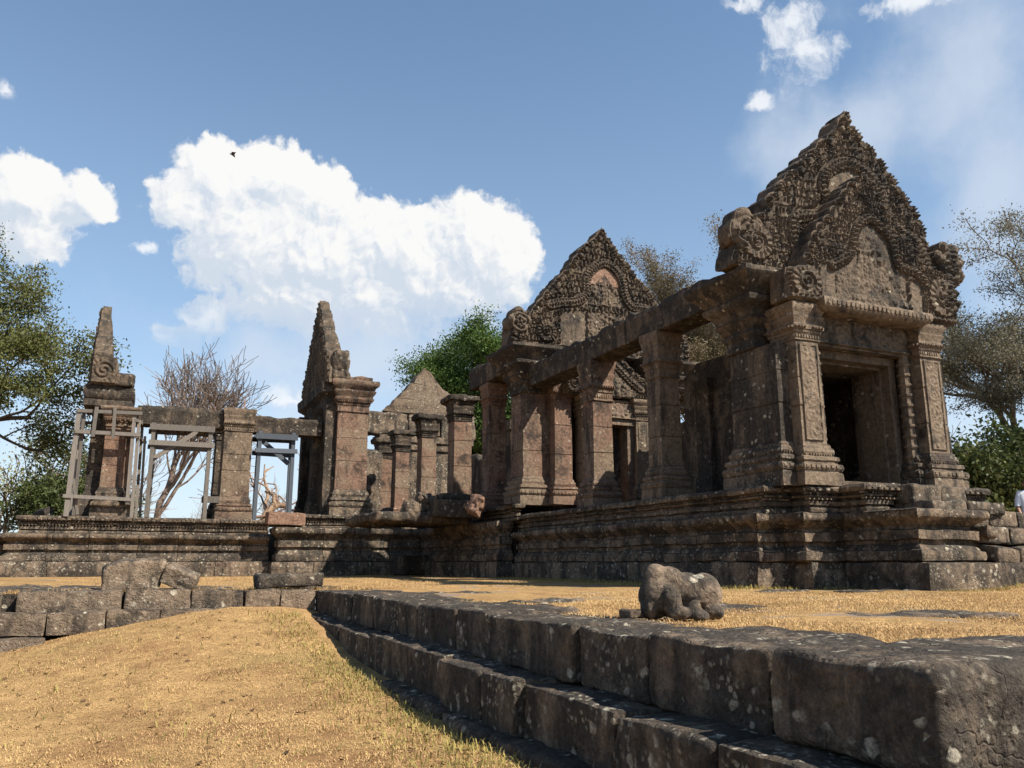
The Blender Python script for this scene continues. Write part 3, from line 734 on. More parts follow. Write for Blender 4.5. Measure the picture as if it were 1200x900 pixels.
T1c = [(5.1, 36.0), (5.1, 34.35), (11.05, 34.35), (11.05, 25.9), (11.7, 25.9)]
run(m, T1c, lower_tier(.52, 1.88), block=(1.2, 2.0), amp=.018, jit=.014, seed=5)
m.build('lower_moulding', M_plat, plat)
m = MB()
U1 = [(11.72, 25.9), (11.72, 13.48), (12.44, 13.48), (12.44, 12.98), (13.26, 12.98), (13.26, 12.30), (14.28, 12.30), (14.28, 13.0)]
run(m, U1, upper_tier(1.5, 2.065), block=(1.3, 2.2), amp=.016, jit=.012, seed=6)
U1r = [(15.95, 13.0), (15.95, 12.30), (17.0, 12.30), (17.0, 12.98), (17.7, 12.98), (17.7, 13.6), (18.4, 13.6), (18.4, 20)]
run(m, U1r, upper_tier(1.5, 2.065), block=(1.3, 2.2), amp=.016, jit=.012, seed=7)
U1b = [(-4.05, 38), (-4.05, 35.45), (5.0, 35.45)]
run(m, U1b, upper_tier(1.54, 2.2), block=(1.0, 1.6), amp=.014, jit=.012, seed=8)
U1c = [(5.55, 36.0), (5.55, 34.75), (9.3, 34.75), (9.3, 35.1), (11.5, 35.1), (11.5, 25.35), (11.85, 25.35), (11.85, 25.9)]
run(m, U1c, upper_tier(1.88, 2.42), block=(1.0, 1.8), amp=.016, jit=.012, seed=9)
# carved petal and dentil rows on the sunlit fronts
for (p0_, p1_, z0, z1) in [((11.74, 13.48), (12.43, 13.48), 1.5, 2.065), ((12.46, 12.98), (13.25, 12.98), 1.5, 2.065), ((13.28, 12.3), (14.27, 12.3), 1.5, 2.065), ((15.97, 12.3), (16.98, 12.3), 1.5, 2.065), ((17.02, 12.98), (17.68, 12.98), 1.5, 2.065), ((-4.0, 35.45), (5.0, 35.45), 1.54, 2.2), ((5.6, 34.75), (9.25, 34.75), 1.88, 2.42), ((9.35, 35.1), (11.45, 35.1), 1.88, 2.42)]:
    h = z1 - z0; nn = (0, -1); sh = lambda q, o: (q[0], q[1] + o)
    beads(m, sh(p0_, .16), sh(p1_, .16), z0 + .70 * h, .09 * h, .06, .085, nn)
    beads(m, sh(p0_, .125), sh(p1_, .125), z0 + .49 * h, .08 * h, .08, .11, nn, point=True)
    beads(m, sh(p0_, .02), sh(p1_, .02), z0 + .83 * h, .12 * h, .035, .16, nn, fill=.8)
m.build('upper_moulding', M_plat, plat)
# rubble core of the platform
m = MB()
for (x0, x1, y0, y1, z1) in [(12.15, 18.2, 14.2, 26.5, 1.45), (11.85, 18.2, 26.3, 44, 1.8), (-12, 4.9, 35.95, 44, 1.5), (5.75, 12, 35.1, 46, 1.8), (13.0, 18.0, 13.6, 14.3, 1.45), (13.7, 14.95, 11.6, 13.7, 1.4), (15.1, 18.8, 12.4, 14.3, 1.2)]:
    rect_sweep(m, x0, x1, y0, y1, [(0, -.2), (0, z1 * .5), (0, z1)], step=1.5, amp=.01, tone=.3)
m.build('core', M_dark, plat, smooth=0)
# paving of the platform floors
m = MB()
for (x0, x1, y0, y1, z) in [(11.85, 18.3, 13.6, 26, 2.055), (12.6, 17.6, 13.0, 13.7, 2.052), (-3.9, 5.2, 35.6, 42, 2.19), (5.7, 18, 34.9, 48, 2.41), (11.95, 18.3, 25.5, 35, 2.405), (11.2, 11.9, 26, 34.3, 1.86), (5.2, 11.1, 34.5, 36, 1.86), (-12, -4, 35.3, 40, 1.53), (13.3, 15.2, 11.25, 12.7, 1.485)]:
    nx_, ny_ = max(2, int((x1 - x0) / .5)), max(2, int((y1 - y0) / .5)); A, B = np.meshgrid(np.linspace(x0, x1, nx_), np.linspace(y0, y1, ny_), indexing='ij')
    P_ = np.stack([A.ravel(), B.ravel(), np.full(A.size, z)], 1); P_[:, 2] -= np.abs(fbm(P_, 1.5, 2, 4)) * .03
    m.add(P_, grid_faces(nx_, ny_), .5)
m.build('floor', M_plat, plat)
# stair of worn blocks
def stair_block(x0, x1, y0, y1, z0, z1, seed, tilt=(0, 0), rnd=.05):
    m = MB(); rock(m, ((x0 + x1) / 2, (y0 + y1) / 2, (z0 + z1) / 2), (x1 - x0, y1 - y0, z1 - z0), rnd, n=.07, amp=.03, seed=seed, tilt=tilt)
    m.build('stair_step', M_loose, plat, weld=True, smooth=50)
stair_block(14.30, 15.16, 12.05, 12.95, 1.66, 2.06, 401); stair_block(15.18, 15.94, 12.10, 12.95, 1.66, 2.05, 402)
stair_block(14.32, 15.3, 11.62, 12.6, 1.45, 1.72, 403); stair_block(15.32, 16.4, 11.6, 12.6, 1.45, 1.71, 404)
stair_block(15.34, 16.0, 11.7, 12.5, 1.20, 1.56, 405); stair_block(16.02, 16.9, 11.7, 12.5, 1.20, 1.54, 406); stair_block(16.92, 18, 11.7, 12.6, 1.2, 1.53, 416)
stair_block(15.34, 16.2, 11.42, 12.2, .86, 1.21, 407); stair_block(16.22, 17.3, 11.42, 12.2, .85, 1.19, 408); stair_block(17.32, 18.6, 11.45, 12.2, .85, 1.18, 418)
stair_block(15.35, 16.0, 11.12, 11.8, .52, .84, 409, tilt=(.16, .07)); stair_block(16.03, 17.5, 11.12, 11.8, .50, .83, 410, tilt=(.06, -.02))
stair_block(15.28, 15.62, 11.25, 11.7, .98, 1.22, 411, tilt=(.05, .12))

# ---------------------------------------------------------------- pillar builder
_ = 0
def pil_base(h, f=1.0):
    return [(f * .155, 0), (f * .16, .06 * h), (f * .155, .30 * h), (f * .13, .33 * h), (f * .155, .36 * h), (f * .17, .43 * h), (f * .155, .50 * h), (f * .10, .53 * h), (f * .10, .56 * h), (f * .13, .60 * h), (f * .12, .68 * h), (f * .06, .71 * h), (f * .06, .76 * h), (f * .075, .80 * h), (f * .06, .87 * h), (f * .03, .90 * h), (f * .03, .95 * h), (0, h), (-.12, h + .002)]
def pil_cap(h, f=1.0):
    return [(-.12, -.002), (.0, 0), (.03, .01 * h), (.03, .03 * h), (.012, .05 * h), (.012, .19 * h), (.04, .21 * h), (.05, .25 * h), (.04, .28 * h), (.07, .30 * h), (f * .11, .38 * h), (f * .12, .43 * h), (f * .08, .46 * h), (f * .09, .52 * h), (f * .15, .60 * h), (f * .17, .66 * h), (f * .12, .69 * h), (f * .15, .76 * h), (f * .22, .84 * h), (f * .24, .92 * h), (f * .22, h), (0, h + .002)]
def shaft(m, x0, x1, y0, y1, z0, z1, mat_tone=.5, seed=0, taper=.01, amp=.006):
    js = [z0 + (z1 - z0) * f for f in (random.uniform(.28, .4), random.uniform(.62, .78))] if z1 - z0 > 2 else []
    prof = fine([(-.1, z0 - .003), (0.0, z0)] + [q for zj in js for q in ((-taper * (zj - z0) / (z1 - z0), zj - .016), (-.028, zj - .004), (-.028, zj + .004), (-taper * (zj - z0) / (z1 - z0) + random.uniform(-.008, .008), zj + .016))] + [(-taper, z1), (-.1, z1 + .003)], .3)
    rect_sweep(m, x0, x1, y0, y1, prof, step=.2, amp=amp, tone=mat_tone, seed=seed)
def pillar_parts(par, x0, x1, y0, y1, z0, zb, zc, z1, mat, seed=0, sides='fl', capf=1.0, basef=1.0, bead=True, capmat=None, tone=None, nested=False):
    tn = random.random() if tone is None else tone
    m = MB(); shaft(m, x0, x1, y0, y1, zb, zc, tn, seed + 1); sh_ = m.build('pilaster' if nested else 'shaft', mat, par)
    if nested: par = sh_
    m = MB(); rect_sweep(m, x0, x1, y0, y1, [(o, z0 + z) for o, z in fine(pil_base(zb - z0, basef), .1)], step=.12, amp=.010, tone=tn, seed=seed)
    if bead:
        h = zb - z0; bead_ring(m, x0, x1, y0, y1, .055 * basef, z0 + .735 * h, .06 * h, .04, .065, sides, tone=tn)
        bead_ring(m, x0, x1, y0, y1, .155 * basef, z0 + .44 * h, .09 * h, .035, .13, sides, fill=.85, tone=tn)
    m.build('base', mat, par)
    m = MB(); rect_sweep(m, x0, x1, y0, y1, [(o, zc + z) for o, z in fine(pil_cap(z1 - zc, capf), .1)], step=.12, amp=.012, tone=tn, seed=seed + 2)
    if bead:
        h = z1 - zc; bead_ring(m, x0, x1, y0, y1, .075, zc + .345 * h, .07 * h, .06, .075, sides, tone=tn, point=True)
        bead_ring(m, x0, x1, y0, y1, .015, zc + .12 * h, .11 * h, .02, .07, sides, tone=tn)
    m.build('capital', capmat or mat, par)
    return sh_
def pillar(label, cx, y0, size, z0, zb, zc, z1, mat, seed, group=None, **k):
    t = thing('stone_pillar', (cx, y0 + size / 2, z0), label, 'pillar', group)
    pillar_parts(t, cx - size / 2, cx + size / 2, y0, y0 + size, z0, zb, zc, z1, mat, seed, **k); return t
def beam(label, x0, x1, y0, y1, z0, z1, mat, seed, rough=.05, top=True, group=None, axis='y', cuts=()):
    t = thing('stone_beam', ((x0 + x1) / 2, (y0 + y1) / 2, z0), label, 'beam', group)
    L0, L1 = (y0, y1) if axis == 'y' else (x0, x1); segs = [L0, *cuts, L1]
    for i, (a, b) in enumerate(zip(segs, segs[1:])):
        m = MB(); dz = random.uniform(-.03, .03)
        d = (x1 - x0, b - a - .012, z1 - z0) if axis == 'y' else (b - a - .012, y1 - y0, z1 - z0)
        c = ((x0 + x1) / 2, (a + b) / 2, (z0 + z1) / 2 + dz) if axis == 'y' else ((a + b) / 2, (y0 + y1) / 2, (z0 + z1) / 2 + dz)
        def sq(P_, hz=(z1 - z0) / 2):
            Q = P_.copy(); up = np.clip(Q[:, 2] / hz, 0, 1); key = Q[:, 1] if axis == 'y' else Q[:, 0]
            Q[:, 2] += up * fbm(np.stack([key * 1.0, Q[:, 0] * .6, key * 0 + seed], 1), 2.2, 4, seed) * rough * 3
            wdir = 0 if axis == 'y' else 1
            lip = np.exp(-((Q[:, 2] - hz * .55) / (hz * .3)) ** 2); Q[:, wdir] *= 1 + .10 * lip
            return Q
        rock(m, c, d, .035, n=.09, amp=.018, seed=seed + i, squash=sq); m.build('beam_stone', mat, t, weld=True, smooth=50)
    return t

# ---------------------------------------------------------------- front porch with the tall double gable
XA = 14.75
M_frame = stone('door_frame_stone', red=.25, dark=.45, lichen=.3, bump=.55, val=.64)
porch = thing('temple_porch', (XA, 13.8, 2.06), 'tall entrance porch with dark doorway under the nearest, richly carved pointed gable', 'building')
FY = lambda y: (lambda a, d, z: (a, np.full_like(np.asarray(a, float), 0) + y - d, z))
# corner piers
def big_cap(h):
    return [(-.1, -.003), (.0, 0), (.04, .01 * h), (.05, .05 * h), (.02, .07 * h), (.03, .16 * h), (.07, .18 * h), (.10, .24 * h), (.06, .27 * h), (.13, .34 * h), (.22, .40 * h), (.18, .43 * h), (.24, .52 * h), (.40, .60 * h), (.42, .66 * h), (.36, .69 * h), (.44, .76 * h), (.62, .86 * h), (.70, .93 * h), (.68, h), (0, h + .003)]
for (x0, x1) in ((12.22, 13.5), (16.15, 17.35)):
    tn = .45
    m = MB(); rect_sweep(m, x0, x1, 13.42, 14.95, [(o, 2.05 + z) for o, z in fine(pil_base(.95, 1.25), .1)], step=.13, amp=.014, tone=tn, seed=21)
    bead_ring(m, x0, x1, 13.42, 14.95, .07, 2.05 + .72, .06, .04, .07, tone=tn); bead_ring(m, x0, x1, 13.42, 14.95, .19, 2.05 + .42, .09, .035, .14, fill=.85, tone=tn); m.build('pier_base', M_plat, porch)
    m = MB(); shaft(m, x0, x1, 13.42, 14.95, 3.0, 5.15, tn, 22, .02, .012); m.build('pier', M_dark, porch)
    m = MB(); rect_sweep(m, x0, x1, 14.06, 14.95, [(o, 5.15 + z) for o, z in fine(big_cap(1.7), .1)], step=.13, amp=.022, tone=tn, seed=23); m.build('pier_cornice', M_dark, porch)
# carved pilasters flanking the door
for (x0, x1) in ((12.55, 13.20), (16.28, 16.93)):
    ps = pillar_parts(porch, x0, x1, 13.15, 13.9, 2.06, 2.93, 5.17, 5.99, M_lime, 31, sides='flr', capf=.62, tone=.7, nested=True)
    m = MB(); panel(m, x0 + .07, x1 - .07, 3.0, 5.1, FY(13.148), lambda A, Z: scroll_relief(A, Z, (x0 + x1) / 2, 3.2, .36, .22, True, 3), .016, .035, .035, .7); m.build('carved_panel', M_lime, ps)
# ringed colonnettes
for x in (13.36, 16.12):
    m = MB(); pts = []; rad = []
    z = 2.25
    while z < 5.2:
        for dz, r in ((0, .12), (.09, .12), (.095, .15), (.125, .16), (.155, .15), (.16, .125)): pts.append((x, 13.5, z + dz)); rad.append(r)
        z += .24
    tube(m, pts, rad, 8, .7); m.build('colonnette', M_lime, porch)
# door surround
m = MB()
for (x0, x1, y0, y1) in ((13.40, 13.52, 13.72, 14.6), (15.88, 16.08, 13.72, 14.85), (15.82, 15.88, 13.95, 14.7)): rect_sweep(m, x0, x1, y0, y1, fine([(0, 2.0), (0, 5.1)], .3), step=.2, amp=.006, tone=.5)
for (z0, z1, x0, x1, y0, y1) in ((5.02, 5.2, 13.4, 16.1, 13.70, 15.25), (4.96, 5.019, 13.52, 15.85, 13.93, 14.95)): rect_sweep(m, x0, x1, y0, y1, [(0, z0), (0, (z0 + z1) / 2), (0, z1)], step=.2, amp=.006, tone=.5)
rect_sweep(m, 13.3, 16.2, 13.55, 15.2, [(0, 2.02), (.03, 2.08), (.03, 2.15), (-.02, 2.18), (-.02, 2.24)], step=.2, amp=.008, tone=.5)
m.build('door_frame', M_frame, porch)
# carved lintel
m = MB(); rect_sweep(m, 13.18, 16.30, 13.42, 15.2, [(0, 5.201), (.0, 5.3), (0, 5.9), (0, 5.99)], step=.2, amp=.006, tone=.5)
panel(m, 13.22, 16.26, 5.24, 5.97, FY(13.41), lambda A, Z: scroll_relief(A, Z, 14.75, 5.6, .62, .33, False, 5), .02, .05, .09, .5); m.build('lintel', M_carv, porch)
# nave behind the porch: side walls left standing, roof gone
def wall_run(par, name, pts, prof, mat, seed, **k):
    m = MB(); run(m, pts, prof, seed=seed, **k); m.build(name, mat, par)
def ruin_wall(par, name, x0, x1, y0, y1, z0, z1, mat, seed, rough=.12):
    m = MB()
    def sq(P_, hz=(z1 - z0) / 2):
        Q = P_.copy(); up = np.clip((Q[:, 2] + .2) / hz, 0, 1) ** 2
        Q[:, 2] += up * (np.round(fbm(np.stack([Q[:, 1], Q[:, 0], Q[:, 0] * 0 + seed], 1), .9, 3, seed) * 4) / 4) * rough * 4
        return Q
    rock(m, ((x0 + x1) / 2, (y0 + y1) / 2, (z0 + z1) / 2), (x1 - x0, y1 - y0, z1 - z0), .05, n=.16, amp=.03, seed=seed, squash=sq, sc=1.2)
    m.build(name, mat, par, weld=True, smooth=50)
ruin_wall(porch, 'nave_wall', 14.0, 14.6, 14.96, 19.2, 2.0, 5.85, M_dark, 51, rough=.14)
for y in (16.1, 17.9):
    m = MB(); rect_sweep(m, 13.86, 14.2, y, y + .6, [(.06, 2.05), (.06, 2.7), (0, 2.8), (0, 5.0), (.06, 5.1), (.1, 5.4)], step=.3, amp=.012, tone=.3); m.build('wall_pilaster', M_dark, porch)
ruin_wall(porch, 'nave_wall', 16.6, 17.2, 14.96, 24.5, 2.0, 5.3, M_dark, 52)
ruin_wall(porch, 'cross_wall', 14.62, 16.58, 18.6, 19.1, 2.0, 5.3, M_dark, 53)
m = MB(); rect_sweep(m, 14.1, 16.9, 14.5, 18.5, [(0, 5.0), (0, 5.4), (-.3, 5.75)], step=.4, amp=.02, tone=.3); m.build('shade_slab', M_dark, porch)  # unseen roof slab, added to darken the porch interior behind the door

A_out = [(11.39, 6.88), (11.48, 7.29), (11.66, 7.74), (11.9, 8.08), (12.2, 8.2), (12.38, 8.23), (12.44, 8.55), (12.77, 8.93), (13.1, 9.29), (13.48, 9.66), (13.79, 9.95), (14.17, 10.33), (14.66, 10.72), (14.95, 11.14), (15.12, 11.42), (15.27, 11.14), (15.56, 10.76), (15.88, 10.57), (16.19, 10.29), (16.49, 9.94), (16.8, 9.58), (17.19, 9.21), (17.4, 8.8), (17.5, 8.27), (17.55, 8.0), (17.9, 7.9), (18.1, 7.4), (18.2, 6.88)]
A_in = [(12.27, 6.02), (12.30, 6.72), (12.81, 6.84), (12.86, 7.06), (13.09, 7.51), (13.35, 7.86), (13.6, 8.09), (14.04, 8.67), (14.45, 9.12), (14.88, 9.44), (15.15, 9.2), (15.34, 8.85), (15.71, 8.46), (15.99, 8.06), (16.28, 7.79), (16.56, 7.38), (17.07, 7.33), (17.49, 7.19), (17.57, 6.88), (17.42, 6.02)]
arcA = smooth_line([(13.15, 7.5), (13.2, 8.2), (13.99, 8.46), (14.25, 8.8), (14.15, 9.2), (14.36, 9.62), (14.98, 9.98), (15.6, 9.85), (16.0, 9.5), (16.17, 9.0), (16.35, 8.6), (17.1, 8.25), (17.4, 7.6), (17.45, 6.95)])
arcI = smooth_line([(13.62, 6.95), (13.9, 7.1), (14.2, 7.30), (14.36, 7.73), (14.5, 8.02), (14.86, 8.28), (15.2, 8.13), (15.5, 7.85), (15.60, 7.45), (15.7, 7.24), (16.2, 7.15), (16.5, 6.95)])
m = MB(); so_ = scallop(A_out, .50, .10, 8.25); slab(m, so_, .62, FY(13.62), .5, 5, .03, 61)
gable_relief(m, so_, FY(13.618), [(arcA, .15, .15)], [((12.0, 7.45), .42)], .026, (.13, .23), .105, edge=(.20, .125), tymp=[(arcA + [(13.0, 6.9)], 'leaf'), ([(13.9, 8.6), (14.3, 9.5), (14.98, 9.85), (15.6, 9.7), (16.05, 9.0), (16.2, 8.5)], 'plain')], seed=3)
m.build('gable', M_carv, porch)
m = MB(); so2 = scallop(A_in, .32, .09, 7.5); slab(m, so2, .5, FY(13.02), .5, 4, .02, 62)
gable_relief(m, so2, FY(13.018), [(arcI, .11, .14)], [((12.78, 6.45), .40), ((16.98, 6.62), .46)], .022, (.10, .18), .09, edge=(.16, .107), tymp=[([(13.6, 6.1), (13.6, 7.1)] + arcI[6:-12] + [(15.9, 7.1), (15.9, 6.1)], 'plain'), ([(13.68, 6.15), (13.7, 6.75), (14.15, 6.9), (14.4, 7.15), (14.5, 7.6), (14.84, 8.05), (15.15, 7.6), (15.25, 7.15), (15.5, 6.9), (15.82, 6.75), (15.82, 6.15)], 'fig'), ([(13.22, 6.1), (13.22, 6.95), (13.65, 7.0), (13.65, 6.1)], 'plain'), ([(15.95, 6.1), (15.95, 6.95), (16.4, 6.95), (16.4, 6.1)], 'plain')], seed=7, bands=((6.02, 6.14, .10),))
m.build('inner_gable', M_carv, porch)
# projecting bracketed sill of the gable
m = MB(); rect_sweep(m, 13.15, 16.35, 12.82, 13.5, fine([(-.12, 5.84), (-.02, 5.88), (.03, 5.93), (.05, 6.03), (0.03, 6.12), (-.1, 6.16)], .1), step=.12, amp=.012, tone=.7); beads(m, (13.15, 12.80), (16.35, 12.80), 6.01, .14, .05, .13, (0, -1), tone=.7); m.build('gable_sill', M_lime, porch)
# serpent finials
m = MB(); fan(m, (11.80, 7.62), .55, 3, FY(13.58), .45, .25, 1.1, .5, 71); m.build('serpent_finial', M_carv, porch)
m = MB(); fan(m, (18.05, 7.72), .58, 5, FY(13.45), .4, -.45, 1.15, .5, 72); m.build('serpent_finial', M_carv, porch)
m = MB(); fan(m, (17.15, 6.62), .50, 5, FY(12.95), .35, -.3, 1.0, .5, 73); m.build('serpent_finial', M_carv, porch)

# ---------------------------------------------------------------- open colonnade of the porch
pillar('pale carved-base pillar, nearest one standing free left of the porch doorway', 12.40, 17.6, .62, 2.06, 2.93, 5.22, 6.46, M_lime, 101, capf=.45, tone=.5)
pillar('red-brown pillar with white lichen patch, second one back from the porch under the sloping beam', 12.43, 21.1, .66, 2.06, 2.93, 5.22, 6.46, M_pill, 111, capf=.45, tone=.5)
beam('heavy dark stone beam with ragged top running back from the porch to the second gable', 12.02, 12.86, 15.0, 25.4, 6.46, 7.22, M_dark, 120, cuts=(19.1, 21.4), rough=.07)

# ---------------------------------------------------------------- second gable on the main body
gate = thing('gabled_gateway', (15.2, 25.6, 2.4), 'main gateway behind the colonnade, with the second tall carved gable and orange-tinted arch niche', 'building')
tn = .5
for (x0, x1, y0, y1, nm) in ((11.92, 13.2, 25.65, 26.7, 'corner'), (17.2, 18.4, 25.65, 26.7, 'corner')):
    m = MB(); rect_sweep(m, x0, x1, y0, y1, [(o, 2.4 + z) for o, z in fine(pil_base(1.0, 1.2), .1)], step=.15, amp=.012, tone=tn, seed=201)
    bead_ring(m, x0, x1, y0, y1, .19, 2.4 + .43, .09, .035, .15, fill=.85, tone=tn); m.build('pier_base', M_pill, gate)
    m = MB(); shaft(m, x0, x1, y0, y1, 3.4, 6.3, tn, 202, .02, .012); m.build('pier', M_pill, gate)
    m = MB(); rect_sweep(m, x0, x1, y0, y1, [(o, 6.3 + z) for o, z in fine(big_cap(1.62), .1)], step=.15, amp=.022, tone=tn, seed=203); m.build('pier_cornice', M_dark, gate)
for (x0, x1) in ((12.95, 13.62), (16.9, 17.5)):
    pillar_parts(gate, x0, x1, 25.25, 25.9, 2.42, 3.3, 6.0, 6.9, M_pill, 211, sides='flr', capf=.9, tone=.65, nested=True)
for (x0, x1) in ((13.92, 14.48), (16.1, 16.66)):
    ps = pillar_parts(gate, x0, x1, 25.0, 25.6, 2.42, 3.2, 5.5, 6.25, M_lime, 215, sides='flr', capf=.8, tone=.75, nested=True)
    m = MB(); panel(m, x0 + .06, x1 - .06, 3.3, 5.45, FY(24.998), lambda A, Z: scroll_relief(A, Z, (x0 + x1) / 2, 3.2, .34, .2, True, 3), .03, .03, .035, .7); m.build('carved_panel', M_lime, ps)
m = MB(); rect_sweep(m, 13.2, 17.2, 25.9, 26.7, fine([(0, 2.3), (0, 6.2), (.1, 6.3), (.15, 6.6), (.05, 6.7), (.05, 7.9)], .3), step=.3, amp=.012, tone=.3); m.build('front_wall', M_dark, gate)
m = MB(); rect_sweep(m, 14.5, 14.75, 25.2, 26.0, fine([(0, 2.4), (0, 5.5)], .4), step=.3, amp=.01, tone=.3); rect_sweep(m, 15.85, 16.1, 25.2, 26.0, fine([(0, 2.4), (0, 5.5)], .4), step=.3, amp=.01, tone=.3); rect_sweep(m, 14.45, 16.2, 25.1, 26.0, [(0, 5.3), (0, 5.7), (0.02, 6.2)], step=.3, amp=.01, tone=.4)
panel(m, 14.5, 16.1, 5.5, 6.15, FY(25.07), lambda A, Z: scroll_relief(A, Z, 15.2, 5.8, .5, .28, False, 5), .03, .05, .08, .5); m.build('door_frame', M_pill, gate)
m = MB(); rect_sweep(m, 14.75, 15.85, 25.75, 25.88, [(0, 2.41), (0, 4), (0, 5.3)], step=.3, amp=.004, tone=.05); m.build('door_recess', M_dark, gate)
B_out = [(11.30, 7.86), (11.38, 8.4), (11.44, 8.82), (11.52, 9.04), (11.63, 9.26), (11.77, 9.31), (11.93, 9.2), (12.18, 9.23), (12.38, 9.57), (12.61, 9.82), (12.84, 10.17), (13.08, 10.42), (13.31, 10.72), (13.55, 10.95), (13.73, 11.12), (13.86, 11.41), (14.04, 11.64), (14.22, 11.95), (14.53, 12.22), (14.84, 12.45), (15.16, 12.92), (15.31, 12.72), (15.46, 12.52), (15.68, 12.29), (15.83, 12.06), (16.01, 11.92), (16.19, 11.72), (16.38, 11.57), (16.62, 11.21), (16.87, 10.98), (17.12, 10.82), (17.33, 10.56), (17.54, 10.13), (17.9, 9.8), (18.2, 9.3), (18.5, 9.3), (18.75, 9.2), (18.9, 8.7), (18.95, 7.86)]
arcB = smooth_line([(12.9, 9.55), (13.36, 9.7), (14.06, 9.85), (14.42, 10.2), (14.46, 10.83), (14.82, 11.28), (15.19, 11.48), (15.56, 11.39), (15.92, 10.99), (16.08, 10.3), (16.38, 9.93), (17.02, 9.9), (17.6, 9.3)])
m = MB(); sB = scallop(B_out, .40, .05, 9.4); slab(m, sB, .75, FY(25.5), .5, 5, .03, 221)
gable_relief(m, sB, FY(25.498), [(arcB, .17, .17)], [((12.75, 8.55), .38)], .036, (.17, .28), .14, edge=(.26, .20), tymp=[(arcB[8:-8], 'plain'), ([(14.5, 9.8), (14.6, 10.4), (14.9, 10.7), (15.2, 11.1), (15.45, 10.7), (15.75, 10.4), (15.9, 9.8)], 'fig'), ([(14.5, 10.55), (14.45, 10.85), (14.8, 11.2), (15.2, 11.4), (15.5, 11.25), (15.85, 10.95), (15.95, 10.5), (15.6, 10.9), (15.2, 11.1), (14.8, 10.85)], 'plain'), ([(13.3, 7.9), (13.4, 9.4), (14.4, 9.55), (14.4, 7.9)], 'plain'), ([(14.4, 7.9), (14.4, 9.5), (16.6, 9.55), (16.8, 7.9)], 'fig'), ([(11.3, 7.9), (11.5, 9.3), (13.3, 9.5), (13.3, 7.9)], 'leaf')], seed=13)
m.build('gable', M_carv, gate)
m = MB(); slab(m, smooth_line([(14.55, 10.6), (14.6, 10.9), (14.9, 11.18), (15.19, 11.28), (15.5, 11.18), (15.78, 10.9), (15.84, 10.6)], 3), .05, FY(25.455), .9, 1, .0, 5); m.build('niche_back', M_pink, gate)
m = MB(); fan(m, (11.72, 8.75), .52, 3, FY(25.44), .55, .25, 1.1, .5, 231); m.build('serpent_finial', M_carv, gate)
B_low = [(13.2, 6.26), (13.25, 6.75), (13.57, 6.95), (14.0, 7.35), (14.5, 7.75), (14.95, 8.2), (15.4, 7.8), (15.8, 7.5), (16.15, 7.2), (16.58, 6.95), (17.15, 6.9), (17.3, 6.26)]
arcL = smooth_line([(13.7, 6.6), (14.1, 6.95), (14.5, 7.3), (14.95, 7.55), (15.4, 7.3), (15.8, 6.95), (16.3, 6.6)])
m = MB(); sL = scallop(B_low, .3, .05, 6.9); slab(m, sL, .5, FY(24.95), .5, 4, .02, 241)
gable_relief(m, sL, FY(24.948), [(arcL, .14, .15)], [((13.55, 6.62), .34), ((16.85, 6.6), .36)], .03, (.13, .2), .12, edge=(.18, .15), tymp=[(arcL + [(16, 6.3), (13.9, 6.3)], 'fig')], seed=17); m.build('inner_gable', M_carv, gate)
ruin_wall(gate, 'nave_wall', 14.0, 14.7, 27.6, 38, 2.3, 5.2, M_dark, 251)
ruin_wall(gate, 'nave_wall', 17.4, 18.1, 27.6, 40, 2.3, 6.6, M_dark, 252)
for y in (28.6, 31.0, 33.4):
    m = MB(); rect_sweep(m, 13.85, 14.2, y, y + .6, [(.06, 2.4), (.06, 3.1), (0, 3.2), (0, 5.8), (.08, 5.9), (.1, 6.3)], step=.3, amp=.012, tone=.3); m.build('wall_pilaster', M_dark, gate)

# pillars of the long row behind
pillar('reddish pillar carrying the far end of the rear beam, left of the gateway corner', 12.05, 28.2, .68, 2.41, 3.25, 6.25, 7.12, M_pill, 261, capf=.45, tone=.8)
beam('rear stone beam jutting past its pillar beside the bright green tree', 11.60, 12.5, 26.0, 30.0, 7.12, 7.95, M_dark, 262, rough=.07)
grp = 'broken pillars without a beam, left of the gateway'
def stump(label, cx, y0, sz, zt, seed, tone):
    t = thing('stone_pillar', (cx, y0 + sz / 2, 2.41), label, 'pillar', grp)
    pillar_parts(t, cx - sz / 2, cx + sz / 2, y0, y0 + sz, 2.41, 3.25, zt - .95, zt - .05, M_pill, seed, tone=tone, capmat=M_dark, capf=.5)
    m = MB(); rock(m, (cx, y0 + sz / 2, zt + .02), (sz * 1.75, sz * 1.6, .26), .06, n=.08, amp=.06, seed=seed); m.build('broken_top', M_dark, t, weld=True, smooth=50)
stump('broad brown pillar with a wide broken dark capital, nearest of the row of capless pillars', 12.12, 32.0, .78, 7.22, 271, .7)
stump('slim pink pillar with an intact dark capital, between the plain gable and the broad pillar', 12.05, 36.2, .72, 7.1, 281, .85)
stump('pink pillar with a worn capital, just right of the tall dark side gable', 12.05, 40.4, .72, 6.95, 291, .8)
stump('white-flecked pillar, farthest back in the row beside the plain ruined gable', 12.05, 43.6, .72, 6.95, 295, .6)

